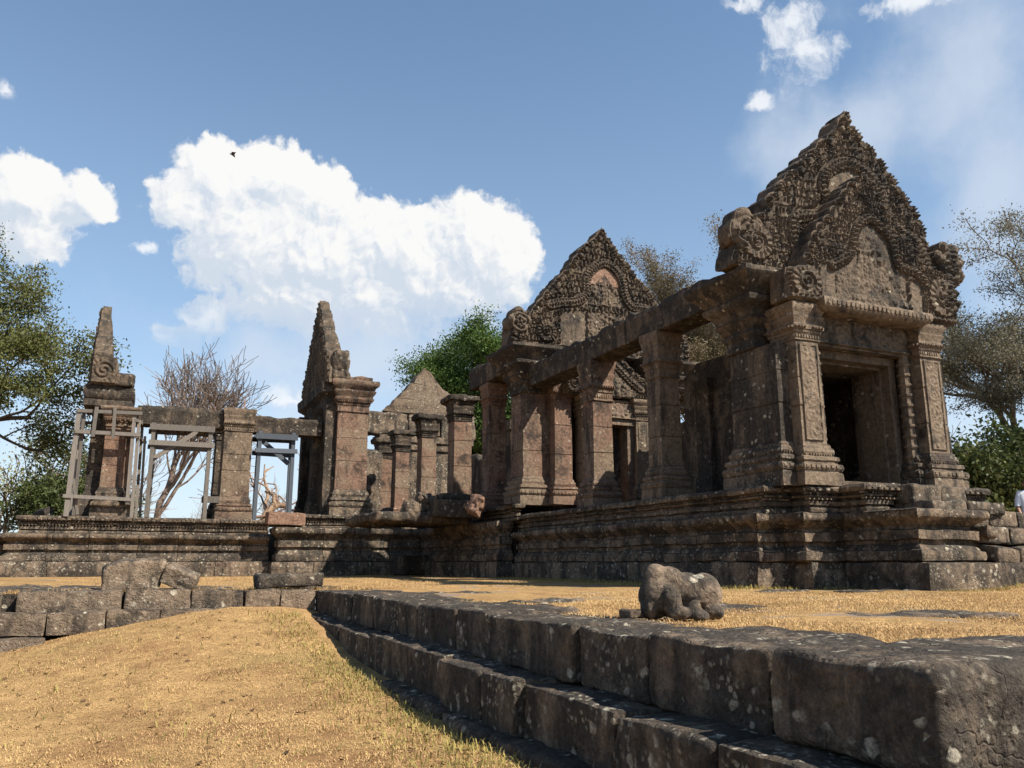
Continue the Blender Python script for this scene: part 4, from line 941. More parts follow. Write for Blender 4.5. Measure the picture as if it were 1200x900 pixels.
# plain ruined gable of the central hall
hall = thing('ruined_hall', (14, 44.3, 2.4), 'plain pinkish triangular gable of the roofless central hall, bare of carving', 'building')
o_h = [(11.95, 8.62), (12.3, 9.1), (12.45, 9.12), (12.7, 9.5), (12.82, 9.52), (13.1, 9.95), (13.25, 9.98), (13.5, 10.4), (13.62, 10.42), (13.85, 10.85), (14.1, 11.05), (14.35, 11.35), (14.6, 11.12), (14.9, 10.9), (15.15, 10.5), (15.4, 10.3), (15.85, 9.9), (16.5, 9.4), (17.5, 8.62)]
m = MB(); slab(m, [(a, z) for a, z in o_h], .9, FY(44.05), .6, 4, .09, 296); m.build('gable', stone('pale_gable_stone', red=.38, dark=.30, lichen=.85, val=.82), hall)
m = MB()
for i, (a, b, z0, z1, y) in enumerate([(11.0, 13.3, 7.35, 8.6, 43.7), (13.32, 15.2, 7.4, 8.58, 43.75), (15.22, 17.3, 7.3, 8.62, 43.7)]): rock(m, ((a + b) / 2, y + .6, (z0 + z1) / 2), (b - a, 1.2, z1 - z0), .08, n=.12, amp=.05, seed=297 + i)
m.build('cornice', M_plat, hall, weld=True, smooth=50)
m = MB(); rect_sweep(m, 11.9, 17, 43.9, 45, fine([(0, 2.4), (0, 6.5), (.1, 6.6), (.1, 6.9), (.2, 7.0), (.2, 7.35)], .3), step=.3, amp=.02, tone=.6); m.build('wall', M_plat, hall)
loose('ruined_wall_stub', (10.95, 43.5, 4.4), (1.5, 1.2, 4.0), 'rough lichen-grey stub of wall between the tall side gable and the pillar row', 'wall', M_plat, 298, rnd=.3, amp=.12)

# ---------------------------------------------------------------- side wing: two gables seen edge-on
def side_gable(label, x0, tb, tt, yc, fy, zb, zt, outline, oc, osc, pier, z0, zc, zcap, zcap1, seed, mat, capf, extra=None):
    t = thing('side_gable', ((pier[0] + pier[1]) / 2, yc, z0), label, 'gable tower')
    zmin = min(z for _, z in outline); zmax = max(z for _, z in outline)
    pts = [(fy + (a - outline[0][0]) * osc, zb + (z - zmin) / (zmax - zmin) * (zt - zb)) for a, z in outline]
    Th = lambda z: tb + (tt - tb) * np.clip((np.asarray(z, float) - zb) / (zt - zb), 0, 1) ** .8
    def mp(a, d, z):
        d = np.asarray(d, float); x = np.where(d <= 0, x0 + (-d) * Th(z), x0 - d)
        return (x, np.asarray(a, float), np.asarray(z, float))
    def mps(a, d, z): v = mp(a, d, z); return (float(v[0]), float(v[1]), float(v[2]))
    s = scallop(pts, .42, .06, zb + 1.2); m = MB()
    slab(m, s, 1.0, mps, .5, 6, .035, seed)
    gable_relief(m, s, mp, [], (), .06, (.2, .3), .1, seed=seed); m.build('gable', M_carv, t)
    x0p, x1p, y0p, y1p = pier
    m = MB(); rect_sweep(m, x0p, x1p, y0p, y1p, [(o, z0 + z) for o, z in fine(pil_base(1.15, 1.5), .12)], step=.16, amp=.014, tone=.6, seed=seed)
    bead_ring(m, x0p, x1p, y0p, y1p, .22, z0 + .5, .1, .035, .14, 'f', fill=.85, tone=.6); m.build('pier_base', M_plat, t)
    m = MB(); shaft(m, x0p, x1p, y0p, y1p, z0 + 1.15, zc, .7, seed + 1, .02, .012); m.build('pier', mat, t)
    m = MB(); rect_sweep(m, x0p, x1p, y0p, y1p, [(o, zc + z) for o, z in fine(pil_cap(zcap1 - zc, capf), .1)], step=.16, amp=.018, tone=.5, seed=seed + 2)
    bead_ring(m, x0p, x1p, y0p, y1p, .09, zc + .33 * (zcap1 - zc), .08, .05, .09, 'f', tone=.5); m.build('cornice', mat, t)
    return t, mp
gR, mpR = side_gable('dark edge-on gable tower on a sunlit reddish pier, between timber prop and broken pillars', 7.12, .88, .42, 38.2, 35.25, 8.15, 12.75, B_out, 15.16, .82, (7.62, 9.0, 35.55, 37.4), 2.42, 6.95, 0, 8.35, 501, M_pill, 1.5)
m = MB(); rect_sweep(m, 7.15, 7.62, 35.75, 41.2, fine([(0, 2.4), (0, 7.6), (.25, 7.8), (.3, 8.2)], .3), step=.3, amp=.025, tone=.1); m.build('facade_wall', M_dark, gR)
for y in (36.7, 39.4):
    m = MB(); rect_sweep(m, 6.82, 7.2, y, y + .55, [(o, 2.42 + z) for o, z in fine(pil_base(.95, .7), .1)] + [(0, 3.37), (0, 6.6), (.1, 6.8), (.2, 7.2)], step=.2, amp=.012, tone=.5); m.build('pilaster', M_dark, gR)
m = MB(); rock(m, (7.62, 35.45, 8.95), (.85, .5, 1.5), .2, n=.06, amp=.09, seed=505, squash=lambda P_: P_ * np.stack([1 - .25 * np.clip(P_[:, 2], 0, 1), np.ones(len(P_)), np.ones(len(P_))], 1)); m.build('serpent_finial', M_loose, gR, weld=True, smooth=50)
m = MB(); rock(m, (8.55, 35.9, 8.45), (1.15, .9, .24), .05, n=.06, amp=.04, seed=506); m.build('cornice_block', M_pill, gR, weld=True, smooth=50)
A_side = [(a, z) for a, z in A_out]
gL, mpL = side_gable('slender gable spire on a pier wrapped in timber scaffolding', -2.12, .92, .34, 38.2, 35.85, 7.35, 11.35, A_side, 15, .74, (-1.42, -.42, 35.95, 37.2), 2.2, 5.75, 0, 6.55, 511, M_pill, 1.0)
m = MB(); rect_sweep(m, -1.95, -1.42, 36.35, 40.4, fine([(.25, 2.2), (.25, 2.7), (.1, 3.0), (0, 3.2), (0, 6.2), (.1, 6.4)], .3), step=.3, amp=.025, tone=.1); m.build('facade_wall', M_dark, gL)
m = MB(); rect_sweep(m, -2.25, -.55, 35.95, 38.2, fine([(0, 6.5), (.04, 6.55), (.04, 6.75), (-.03, 6.8), (.05, 6.9), (.08, 7.1), (.06, 7.34), (-.2, 7.35)], .12), step=.16, amp=.02, tone=.3)
m.build('cornice_block', M_dark, gL)
m = MB(); rock(m, (-1.68, 35.95, 7.95), (.98, .4, 1.15), .15, n=.06, amp=.05, seed=515)
panel(m, -2.12, -1.24, 7.42, 8.5, FY(35.755), lambda A, Z: spiral(A, Z, (-1.68, 7.95), .62)[1], .03, 0, .12, .5); m.build('serpent_finial', M_carv, gL, weld=False, smooth=50)
m = MB(); rock(m, (-.92, 36.1, 7.62), (.75, .7, .5), .08, n=.06, amp=.05, seed=516, tilt=(0, .08)); m.build('broken_block', M_dark, gL, weld=True, smooth=50)

tw = pillar('squat broad pillar in the middle of the propped side gallery, brown with white weathered foot', 3.60, 35.95, 1.14, 2.2, 3.15, 5.85, 6.82, stone('brown_pillar_stone', red=.3, dark=.4, lichen=.3, bump=.6, val=.78), 521, sides='f', tone=.6, capf=.4)
pillar('shaded pillar half hidden behind the squat broad pillar of the side gallery', 3.55, 39.3, 1.1, 2.2, 3.15, 5.9, 6.85, M_dark, 525, bead=False, tone=.4)
beam('dark lintel beam with eroded top over the left timber prop, from spire pier to squat pillar', -.35, 3.0, 36.1, 36.95, 5.92, 6.72, M_dark, 531, axis='x', rough=.03)
beam('dark lintel beam over the right timber prop, from squat pillar to the tall dark gable', 4.2, 7.1, 36.1, 36.95, 5.90, 6.62, M_dark, 535, axis='x', rough=.03)

# ---------------------------------------------------------------- timber scaffolding
sc_ = thing('timber_scaffold', (-1.1, 35.6, 2.2), 'grey timber cage clamped round the pier of the leaning spire', 'scaffold')
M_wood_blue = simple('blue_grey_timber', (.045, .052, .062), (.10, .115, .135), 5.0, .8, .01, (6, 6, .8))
TM = [M_wood]
def timber(par, a, b, w_=.13, d_=.13, nm='post'):
    k_ = lambda q: tuple(v + random.uniform(-.025, .025) for v in q)
    m = MB(); bar(m, k_(a), k_(b), w_ * random.uniform(.8, 1.0), d_ * random.uniform(.8, 1.05), random.random()); m.build(nm, TM[0], par, smooth=0)
for (a, b, w_) in [((-2.42, 35.5, 2.2), (-2.36, 35.5, 6.3), .20), ((-2.2, 35.62, 2.2), (-2.2, 35.62, 6.3), .12), ((-2.35, 36.9, 2.2), (-2.3, 36.9, 6.2), .16), ((-.36, 35.5, 2.7), (-.40, 35.5, 6.3), .16), ((-.2, 35.62, 2.2), (-.25, 35.62, 6.0), .13), ((-.05, 36.6, 2.2), (-.1, 36.6, 6.1), .14), ((.12, 35.9, 2.2), (.02, 35.9, 5.4), .10)]: timber(sc_, a, b, w_, w_)
for (a, b, w_) in [((-2.45, 35.42, 6.22), (-.15, 35.42, 6.24), .13), ((-2.45, 35.42, 5.38), (-.15, 35.42, 5.42), .13), ((-2.6, 35.42, 2.92), (-.25, 35.42, 2.88), .12), ((-2.4, 36.98, 6.0), (-.1, 36.98, 6.0), .12), ((-.3, 35.4, 5.98), (.05, 37.0, 5.98), .12), ((-.3, 35.4, 5.3), (.05, 37.0, 5.3), .12), ((-.4, 35.4, 2.75), (.0, 37.0, 2.7), .14), ((-2.3, 35.4, 5.4), (-2.25, 37.2, 5.4), .12)]: timber(sc_, a, b, w_, w_ * 1.1, 'rail')
for x in (-1.78, -1.12): timber(sc_, (x, 35.33, 5.2), (x + .0, 35.33, 6.4), .14, .08, 'batten')
timber(sc_, (-2.32, 35.5, 3.6), (-2.05, 35.6, 2.3), .1, .1, 'brace')
def prop(label, xl, xr_, y0, y1, zt, diag, right_light):
    t = thing('timber_prop', ((xl + xr_) / 2, y0, 2.2), label, 'scaffold')
    for x in (xl, xr_):
        for y in (y0, y1): timber(t, (x + (.08 if y == y1 else 0), y, 2.2), (x + (.08 if y == y1 else 0), y, 5.92), .17, .15, 'post')
    for y in (y0 - .12, y1 + .12):
        timber(t, (xl - .15, y, zt), (xr_ + .15, y, zt), .10, .24, 'rail'); timber(t, (xl - .15, y, zt - .62), (xr_ + .15, y, zt - .62), .10, .2, 'rail')
    for x in (xl + .3, (xl + xr_) / 2, xr_ - .3): timber(t, (x, y0, zt + .02), (x, y1, zt + .02), .2, .1, 'crosspiece')
    timber(t, *diag, .10, .18, 'brace'); return t
prop('pale sunlit timber prop frame under the beam beside the scaffolded spire', .32, 2.46, 35.55, 36.85, 5.78, ((.32, 36.0, 4.5), (2.0, 36.0, 5.75)), 1)
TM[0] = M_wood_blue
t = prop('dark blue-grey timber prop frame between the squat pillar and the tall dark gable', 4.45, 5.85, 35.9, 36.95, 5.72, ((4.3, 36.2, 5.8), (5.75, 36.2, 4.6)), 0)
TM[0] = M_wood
t = thing('timber_plank', (2.8, 35.9, 2.95), 'short plank fixed low against the left foot of the squat pillar', 'plank'); timber(t, (2.35, 35.85, 2.98), (3.0, 35.85, 2.98), .08, .28, 'board')

# ---------------------------------------------------------------- fallen stones
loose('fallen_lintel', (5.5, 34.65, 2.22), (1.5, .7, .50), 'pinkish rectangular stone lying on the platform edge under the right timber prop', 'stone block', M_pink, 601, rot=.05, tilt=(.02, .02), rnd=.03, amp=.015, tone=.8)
loose('fallen_block', (10.5, 33.75, .40), (1.15, .9, .78), 'dark block standing in the shady inner corner of the platform', 'stone block', M_dark, 602, rot=.2, amp=.04)
loose('fallen_lintel', (10.3, 27.9, 2.36), (1.75, 1.0, .62), 'large dark moulded block lying on the ledge before the pillars', 'stone block', M_dark, 603, rot=-.15, tilt=(.05, .03), amp=.03)
loose('fallen_block', (10.55, 28.2, 2.78), (1.5, .9, .20), 'thin slab lying on top of the large dark moulded block', 'stone block', M_dark, 604, rot=-.1, tilt=(.02, .03), amp=.03)
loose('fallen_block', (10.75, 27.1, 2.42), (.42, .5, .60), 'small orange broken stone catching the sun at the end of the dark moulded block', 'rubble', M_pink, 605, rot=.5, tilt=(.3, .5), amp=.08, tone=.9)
for i, (x, y, z, d, lab) in enumerate([(9.3, 28.6, 2.62, (.55, .5, .65), 'tilted grey rubble stone highest in the small heap left of the dark block'), (8.85, 28.3, 2.25, (.7, .6, .5), 'wide rubble stone low in the small heap'), (9.6, 28.4, 2.2, (.6, .55, .55), 'rubble stone at the right of the small heap, touching the dark block'), (8.1, 29.5, 2.05, (.8, .6, .45), 'dark flat rubble stone at the left end of the heap')]):
    loose('rubble_stone', (x, y, z), d, lab, 'rubble', M_loose if i < 3 else M_dark, 610 + i, rot=i * .7, tilt=(.4 - .2 * i, .3), amp=.09, rnd=.09, group='rubble heap before the pillars')
loose('ledge_blocks', (9.2, 30.2, 2.04), (3.6, 4.6, .34), 'rough rubble bed filling the ledge in front of the broken pillars', 'rubble', M_dark, 620, amp=.07, dens=.14, rnd=.1)
t = thing('fallen_cylinder', (-3.15, 36.4, 2.2), 'dark round-ended cylinder lying at the left end of the platform', 'cylinder')
m = MB(); tube(m, [(-3.55, 37.0, 2.30), (-3.4, 36.7, 2.34), (-3.12, 36.2, 2.38), (-3.05, 36.05, 2.40)], [.13, .16, .17, .17], 14, .05); m.build('barrel', M_dark, t, smooth=50)

# ---------------------------------------------------------------- crouching statue fragment
def remeshed(mb, vox, amp, seed, smooth_it=4):
    V = np.concatenate(mb.V); me = bpy.data.meshes.new('tmp'); me.from_pydata([tuple(v) for v in V], [], mb.F)
    o = bpy.data.objects.new('tmp', me); COL.objects.link(o)
    r = o.modifiers.new('r', 'REMESH'); r.mode = 'VOXEL'; r.voxel_size = vox
    s = o.modifiers.new('s', 'SMOOTH'); s.iterations = smooth_it; s.factor = .5
    dg = bpy.context.evaluated_depsgraph_get(); e = o.evaluated_get(dg); m2 = e.to_mesh()
    V2 = np.array([v.co[:] for v in m2.vertices]); F2 = [tuple(p.vertices) for p in m2.polygons]; e.to_mesh_clear()
    bpy.data.objects.remove(o); bpy.data.meshes.remove(me)
    return jitter(V2, amp, 6.0, seed, 4), F2
def ell(mb, c, r, rot=0, n=14):
    V = [];
    for i in range(n + 1):
        th = math.pi * i / n
        for j in range(2 * n):
            ph = math.pi * j / n; V.append((math.sin(th) * math.cos(ph) * r[0], math.sin(th) * math.sin(ph) * r[1], math.cos(th) * r[2]))
    V = np.array(V); M = np.array(Matrix.Rotation(rot, 3, 'Y')); mb.add(V @ M.T + np.array(c), grid_faces(n + 1, 2 * n, True), .5)
lb = MB()
for c, r, ro in [((-.24, 0, .24), (.20, .20, .25), .15), ((-.25, 0, .42), (.14, .15, .13), .2), ((-.09, 0, .38), (.18, .16, .13), .45), ((.08, .02, .28), (.30, .18, .17), .12), ((.26, 0, .24), (.20, .19, .21), .2), ((.05, .05, .12), (.32, .14, .14), 0), ((-.12, -.19, .16), (.11, .11, .17), -.2), ((-.06, -.26, .06), (.12, .11, .08), 0), ((.10, -.23, .09), (.07, .10, .11), .4), ((.14, -.28, .04), (.10, .09, .06), 0), ((.33, -.10, .06), (.12, .12, .08), 0), ((-.33, -.05, .10), (.10, .14, .13), 0)]: ell(lb, c, r, ro)
V2, F2 = remeshed(lb, .016, .012, 7, 5)
rtv = np.array([.912, -.409, 0]); bk = np.array([.409, .912, 0])
V2 = V2 * np.array([.90, .90, .93])
W = V2[:, :1] * rtv + V2[:, 1:2] * bk + V2[:, 2:] * np.array([0, 0, 1]) + np.array([4.86, 6.87, -.02])
m = MB(); m.add(W, F2, .5); o = m.build('crouching_lion_statue', stone('statue_stone', red=.1, dark=.38, lichen=.6, val=.95, bump=.7), None, origin=(4.8, 6.9, -.02), smooth=60)
tag(o, 'headless worn stone lion crouching on the terrace near the wall edge', 'statue')
loose('rubble_stone', (4.42, 7.0, .02), (.28, .16, .1), 'small flat stone beside the chest of the crouching statue', 'rubble', M_loose, 650, rot=.3, rnd=.03)

# ---------------------------------------------------------------- visitor at the right edge
pm = bpy.data.meshes.new('person'); J = {}
pv = []; pe = []; pr = []
def jv(n, p_, r, par=None):
    J[n] = len(pv); pv.append(p_); pr.append(r)
    if par: pe.append((J[par], J[n]))
jv('pel', (0, 0, .95), (.15, .11)); jv('waist', (0, 0, 1.1), (.14, .10), 'pel'); jv('chest', (0, 0, 1.32), (.17, .11), 'waist'); jv('neckb', (0, 0, 1.46), (.09, .07), 'chest'); jv('neck', (0, .01, 1.53), (.055, .055), 'neckb'); jv('head', (0, .03, 1.63), (.085, .10), 'neck'); jv('crown', (0, .02, 1.74), (.06, .07), 'head')
for s, n in ((-1, 'l'), (1, 'r')):
    jv('sh' + n, (s * .17, 0, 1.42), (.065, .065), 'chest'); jv('el' + n, (s * .24, .03, 1.14), (.045, .045), 'sh' + n); jv('wr' + n, (s * .22, .16, .96), (.032, .032), 'el' + n); jv('ha' + n, (s * .20, .22, .90), (.036, .02), 'wr' + n)
    jv('hip' + n, (s * .10, 0, .86), (.095, .095), 'pel'); jv('kn' + n, (s * .11, .02, .48), (.06, .06), 'hip' + n); jv('an' + n, (s * .11, 0, .08), (.042, .042), 'kn' + n); jv('to' + n, (s * .12, .16, .04), (.045, .03), 'an' + n)
pm.from_pydata(pv, pe, []); po = bpy.data.objects.new('tmp_person', pm); COL.objects.link(po)
sk = po.modifiers.new('skin', 'SKIN')
for i, r in enumerate(pr): pm.skin_vertices[0].data[i].radius = r
pm.skin_vertices[0].data[0].use_root = True
ss = po.modifiers.new('ss', 'SUBSURF'); ss.levels = 2
dg = bpy.context.evaluated_depsgraph_get(); ev = po.evaluated_get(dg); m2 = ev.to_mesh()
PV = np.array([v.co[:] for v in m2.vertices]); PF = [tuple(p_.vertices) for p_ in m2.polygons]; ev.to_mesh_clear(); bpy.data.objects.remove(po)
person = thing('person', (18.34, 12.4, .52), 'visitor in white shirt with dark shoulder strap, at the right edge behind the stair', 'person')
cr, sr = math.cos(2.4), math.sin(2.4)
place = lambda P_: np.stack([P_[:, 0] * cr - P_[:, 1] * sr + 18.34, P_[:, 0] * sr + P_[:, 1] * cr + 12.4, P_[:, 2] * 1.05 + .52], 1)
M_skin = simple('skin', (.32, .17, .10), (.38, .21, .13), 3, .6); M_white = simple('white_cotton', (.72, .73, .75), (.82, .82, .83), 9, .9, .006); M_strap = simple('dark_cloth', (.02, .02, .025), (.04, .04, .05), 9, .9); M_hair = simple('black_hair', (.012, .01, .009), (.03, .025, .02), 30, .6)
m = MB(); m.add(place(PV), PF, .5); m.build('body', M_skin, person, smooth=180)
def cloth(name, mat, cond, off):
    c = np.array([PV[list(f)].mean(0) for f in PF]); keep = [f for f, cc in zip(PF, c) if cond(cc)]
    ctr = PV.copy(); nn = np.zeros_like(PV)
    for f in PF:
        a, b_, c_ = PV[f[0]], PV[f[1]], PV[f[2]]; n_ = np.cross(b_ - a, c_ - a)
        for i in f: nn[i] += n_
    nn /= np.linalg.norm(nn, axis=1, keepdims=True) + 1e-9
    m = MB(); m.add(place(ctr + nn * off), keep, .5); m.build(name, mat, person, smooth=180)
cloth('shirt', M_white, lambda c: (.90 < c[2] < 1.49 and abs(c[0]) < .19) or (c[2] > 1.16 and abs(c[0]) >= .12 and c[2] < 1.5), .022)
cloth('trousers', M_strap, lambda c: .1 < c[2] <= .94 and abs(c[0]) < .2 and not (abs(c[0]) > .17 and c[2] > .82), .016)
cloth('hair', M_hair, lambda c: c[2] > 1.67 or (c[2] > 1.58 and c[1] < .0), .014)
m = MB(); pts = [(-.15, .0, 1.475), (-.13, .10, 1.44), (-.03, .145, 1.28), (.08, .14, 1.12), (.16, .05, .98), (.1, -.12, 1.1), (-.05, -.15, 1.32), (-.13, -.06, 1.47), (-.15, .0, 1.475)]
tube(m, [tuple(v) for v in place(np.array(pts))], [.018] * 9, 5); m.build('shoulder_strap', M_strap, person)
# face: eyes, nose, ears
for nm, c_, r_, mt_ in (('eye', (-.032, .122, 1.645), (.012, .008, .008), M_strap), ('eye', (.032, .122, 1.645), (.012, .008, .008), M_strap), ('nose', (0, .135, 1.615), (.014, .02, .022), M_skin), ('ear', (-.085, .02, 1.625), (.012, .022, .032), M_skin), ('ear', (.085, .02, 1.625), (.012, .022, .032), M_skin), ('mouth', (0, .128, 1.575), (.024, .008, .007), simple('lips', (.25, .09, .07), (.3, .11, .08)))):
    m = MB(); ell(m, c_, r_, 0, 6); mm = MB(); mm.add(place(np.concatenate(m.V)), m.F, .5); mm.build(nm, mt_, person)

# a bird against the big cloud
bd = thing('bird', (4.06, 58.62, 29.4), 'tiny dark bird flying in front of the big white cloud', 'bird')
M_bird = simple('dark_feathers', (.03, .028, .025), (.07, .06, .055), 8, .8)
m = MB(); ell(m, (4.06, 58.62, 29.4), (.15, .06, .05), .1, 8); ell(m, (3.92, 58.6, 29.42), (.045, .04, .04), 0, 6); m.build('body', M_bird, bd, smooth=180)
for s_ in (-1, 1):
    m = MB(); m.add([(4.0, 58.62, 29.43), (4.2, 58.62, 29.42), (4.28, 58.62 + s_ * .25, 29.48), (3.98, 58.62 + s_ * .2, 29.50), (4.3, 58.62 + s_ * .45, 29.41), (4.0, 58.62, 29.39), (4.2, 58.62, 29.39)], [(0, 1, 2, 3), (3, 2, 4), (5, 6, 2, 3), (0, 1, 6, 5)], .5); m.build('wing', M_bird, bd, smooth=0)

# ---------------------------------------------------------------- trees
M_bark_grey = simple('grey_brown_bark', (.10, .075, .06), (.24, .185, .15), 3.0, .9)
def world_at(az_deg, dist):
    a = R(24.155 + az_deg); return np.array([math.sin(a) * dist, math.cos(a) * dist, 0.0])
class Tree:
    def __init__(s, seed): s.r = random.Random(seed); s.mb = MB(); s.tips = []; s.seed = seed
    def branch(s, p_, d, L, r, lev, maxlev, spread, kids, up, wob, ratio, k=6, minr=.012):
        n = max(4, int(7 - lev)); pts = [Vector(p_)]; rad = [r]; d = Vector(d).normalized(); r1 = max(minr, r * (.30 if lev == maxlev else .55))
        for i in range(n):
            d = (d + Vector((s.r.gauss(0, wob), s.r.gauss(0, wob), s.r.gauss(0, wob) + up))).normalized()
            pts.append(pts[-1] + d * (L / n)); rad.append(r + (r1 - r) * (i + 1) / n)
        tube(s.mb, pts, rad, max(3, k - lev), s.r.random(), capped=lev == 0)
        if lev >= maxlev - 1:
            for i in range(1, n + 1):
                if i >= n * .35: s.tips.append((np.array(pts[i]), lev))
        if lev < maxlev:
            kk = kids[min(lev, len(kids) - 1)]
            for j in range(kk):
                t = .35 + .65 * (j + s.r.random() * .8) / kk if lev else .45 + .55 * (j + s.r.random() * .6) / kk
                t = min(t, 1.0); i = min(n - 1, int(t * n)); f = t * n - i
                q = pts[i].lerp(pts[i + 1], f); dd = (pts[i + 1] - pts[i]).normalized()
                ax = dd.orthogonal().normalized(); ax.rotate(Matrix.Rotation(s.r.uniform(0, 6.283) + j * 2.4, 3, dd))
                sp = spread * s.r.uniform(.7, 1.25); nd = (dd * math.cos(sp) + ax * math.sin(sp))
                s.branch(q, nd, L * ratio * s.r.uniform(.75, 1.2), max(minr, (rad[i] * .62)), lev + 1, maxlev, spread, kids, up, wob, ratio, k, minr)
def leaves(mb, pts, per, rad, size, seed, flat=.5, droop=0.0, aspect=2.0):
    rg = np.random.default_rng(seed); pts = np.asarray(pts); n = len(pts) * per
    C_ = np.repeat(pts, per, 0) + rg.normal(0, rad, (n, 3)) * np.array([1, 1, flat])
    a = rg.normal(0, 1, (n, 3)); a[:, 2] -= droop; a /= np.linalg.norm(a, axis=1, keepdims=True); b_ = rg.normal(0, 1, (n, 3)); b_ -= a * (a * b_).sum(1, keepdims=True); b_ /= np.linalg.norm(b_, axis=1, keepdims=True)
    sz = size * rg.uniform(.6, 1.35, (n, 1)); w_ = sz / aspect
    V = np.stack([C_ - a * sz * .5, C_ + b_ * w_ * .5, C_ + a * sz * .5, C_ - b_ * w_ * .5], 1).reshape(-1, 3)
    clump = np.repeat(rg.random(len(pts)), per); tn = np.repeat(np.clip(clump * .75 + rg.random(n) * .35 - .05, 0, 1), 4)
    F = np.arange(n * 4).reshape(-1, 4)
    mb.add(V, [tuple(f) for f in F.tolist()], tn)
def tree(name, label, az_, dist, H, r0, lean, seed, maxlev, spread, kids, up, wob, ratio, trunkL, leafspec=None, bark=None, leafmat_=None, group=None, minr=.02, stems=1, cat='tree', base=0.0):
    b_ = world_at(az_, dist); b_[2] = base; t = thing(name, b_, label, cat, group); T = Tree(seed)
    for s_ in range(stems):
        off = Vector((T.r.uniform(-.4, .4), T.r.uniform(-.4, .4), 0)) * (stems > 1)
        ln = Vector((lean[0], lean[1], 0)) + Vector((T.r.gauss(0, .22), T.r.gauss(0, .22), 0)) * (stems > 1)
        T.branch(Vector(b_) + off, Vector((ln.x, ln.y, 1)), trunkL * T.r.uniform(.85, 1.1), r0, 0, maxlev, spread, kids, up, wob, ratio, 8, minr)
    V = np.concatenate(T.mb.V); top = V[:, 2].max() - base; sc = H / top
    T.mb.V = [b_ + (v - b_) * np.array([sc, sc, sc]) for v in T.mb.V]
    T.mb.build('trunk', bark or M_bark, t, smooth=60)
    if leafspec:
        tips = [b_ + (p_ - b_) * sc for p_, lev in T.tips]; m = MB(); per, rad, size, flat, droop = leafspec
        keep = [p_ for p_ in tips if T.r.random() < .92]; leaves(m, keep, per, rad, size, seed + 1, flat, droop); m.build('crown', leafmat_, t, smooth=0)
    return t
RT = Vector((.912, -.409, 0))   # to the right as seen from the terrace
tree('leafy_tree', 'big olive-green leafy tree overhanging the left end behind the scaffolded spire', -34.6, 44, 17.0, .34, RT * .06, 3, 4, .70, (8, 4, 4, 3), .02, .16, .62, 9, (62, .36, .15, .65, .5), M_bark_dark, M_leaf_olive)
tree('bare_tree', 'tall leafless tree with a domed crown of fine reddish twigs behind the left beam', -23.2, 74, 19.6, .30, RT * .06, 21, 5, .50, (6, 5, 4, 4, 3), .06, .12, .66, 9, None, M_bark_grey, minr=.022)
tree('bare_tree', 'leafless tree with thick reddish limbs sweeping right behind the timber prop', -23.9, 52, 10.6, .24, RT * .55, 33, 4, .62, (4, 4, 3, 3), .03, .15, .68, 6, None, M_bark_red, minr=.018)
tree('bare_tree', 'small crooked dead tree with orange bark seen just right of the squat pillar', -17.0, 50, 6.6, .16, RT * 0.0, 47, 3, .6, (3, 2, 2), .05, .26, .6, 3.4, None, simple('orange_bark', (.13, .085, .055), (.30, .20, .13), 3, .9), minr=.02)
for i, (a, d, h, lab) in enumerate([(-15.2, 80, 8.4, 'hazy grey leafless shrub seen through the right timber prop'), (-20.0, 85, 7.0, 'hazy grey leafless shrub low behind the left timber prop'), (-26.8, 70, 10.0, 'hazy grey leafless shrub between the leafy bushes and the scaffolded spire')]):
    tree('bare_shrub', lab, a, d, h, .12, (0, 0), 60 + i, 4, .55, (4, 4, 3, 3), .05, .14, .7, 4, None, M_bark, minr=.016, stems=4, cat='shrub', group='leafless shrubs behind the side gallery')
tree('green_bush', 'low dark-green bush with bare stems at the left end of the platform', -29.0, 50, 5.2, .09, (0, 0), 71, 3, .7, (4, 4, 3), .02, .16, .66, 2.6, (26, .30, .20, .7, .2), M_bark, M_leaf_dark, stems=4, cat='bush')
tree('green_bush', 'taller green bush with pale branches close behind the scaffolded pier', -27.0, 52, 8.4, .11, (0, 0), 75, 3, .6, (4, 4, 3), .04, .16, .66, 4, (12, .35, .20, .7, .2), M_bark, M_leaf_dark, stems=3, cat='bush')
tree('green_bush', 'pale yellow-green sapling cut by the left edge of the photo', -31.9, 56, 8.8, .09, (0, 0), 79, 3, .6, (4, 3, 3), .04, .16, .66, 4, (7, .35, .16, .7, .2), M_bark, leafmat('pale_green_leaves', (.16, .17, .06), (.30, .29, .12)), stems=2, cat='sapling')
tree('green_tree', 'bright green tree rising between the plain gable and the rear beam', 1.9, 66, 20.2, .34, RT * -.02, 83, 4, .84, (9, 6, 4, 3), .03, .15, .58, 12, (120, .60, .22, .7, .2), M_bark_dark, M_leaf_green)
tree('tall_tree', 'tall airy brownish tree with pale trunks behind the carved gables', 12.9, 62, 25.4, .34, (0, 0), 91, 4, .46, (8, 5, 4, 3), .07, .12, .58, 15, (70, .36, .145, .7, .2), M_bark, M_leaf_brown, stems=2)
tree('tall_tree', 'large airy grey-brown tree filling the right edge behind the stair', 31.9, 52, 19.5, .40, RT * -.02, 107, 4, .66, (8, 5, 4, 4), .03, .13, .60, 12, (80, .36, .115, .5, .2), M_bark_dark, M_leaf_grey)
tree('bare_tree', 'thin leafless tree close to the right pilaster of the porch', 27.6, 60, 12.4, .16, RT * -.1, 113, 4, .48, (4, 4, 3, 3), .06, .12, .66, 6, None, M_bark, minr=.02)
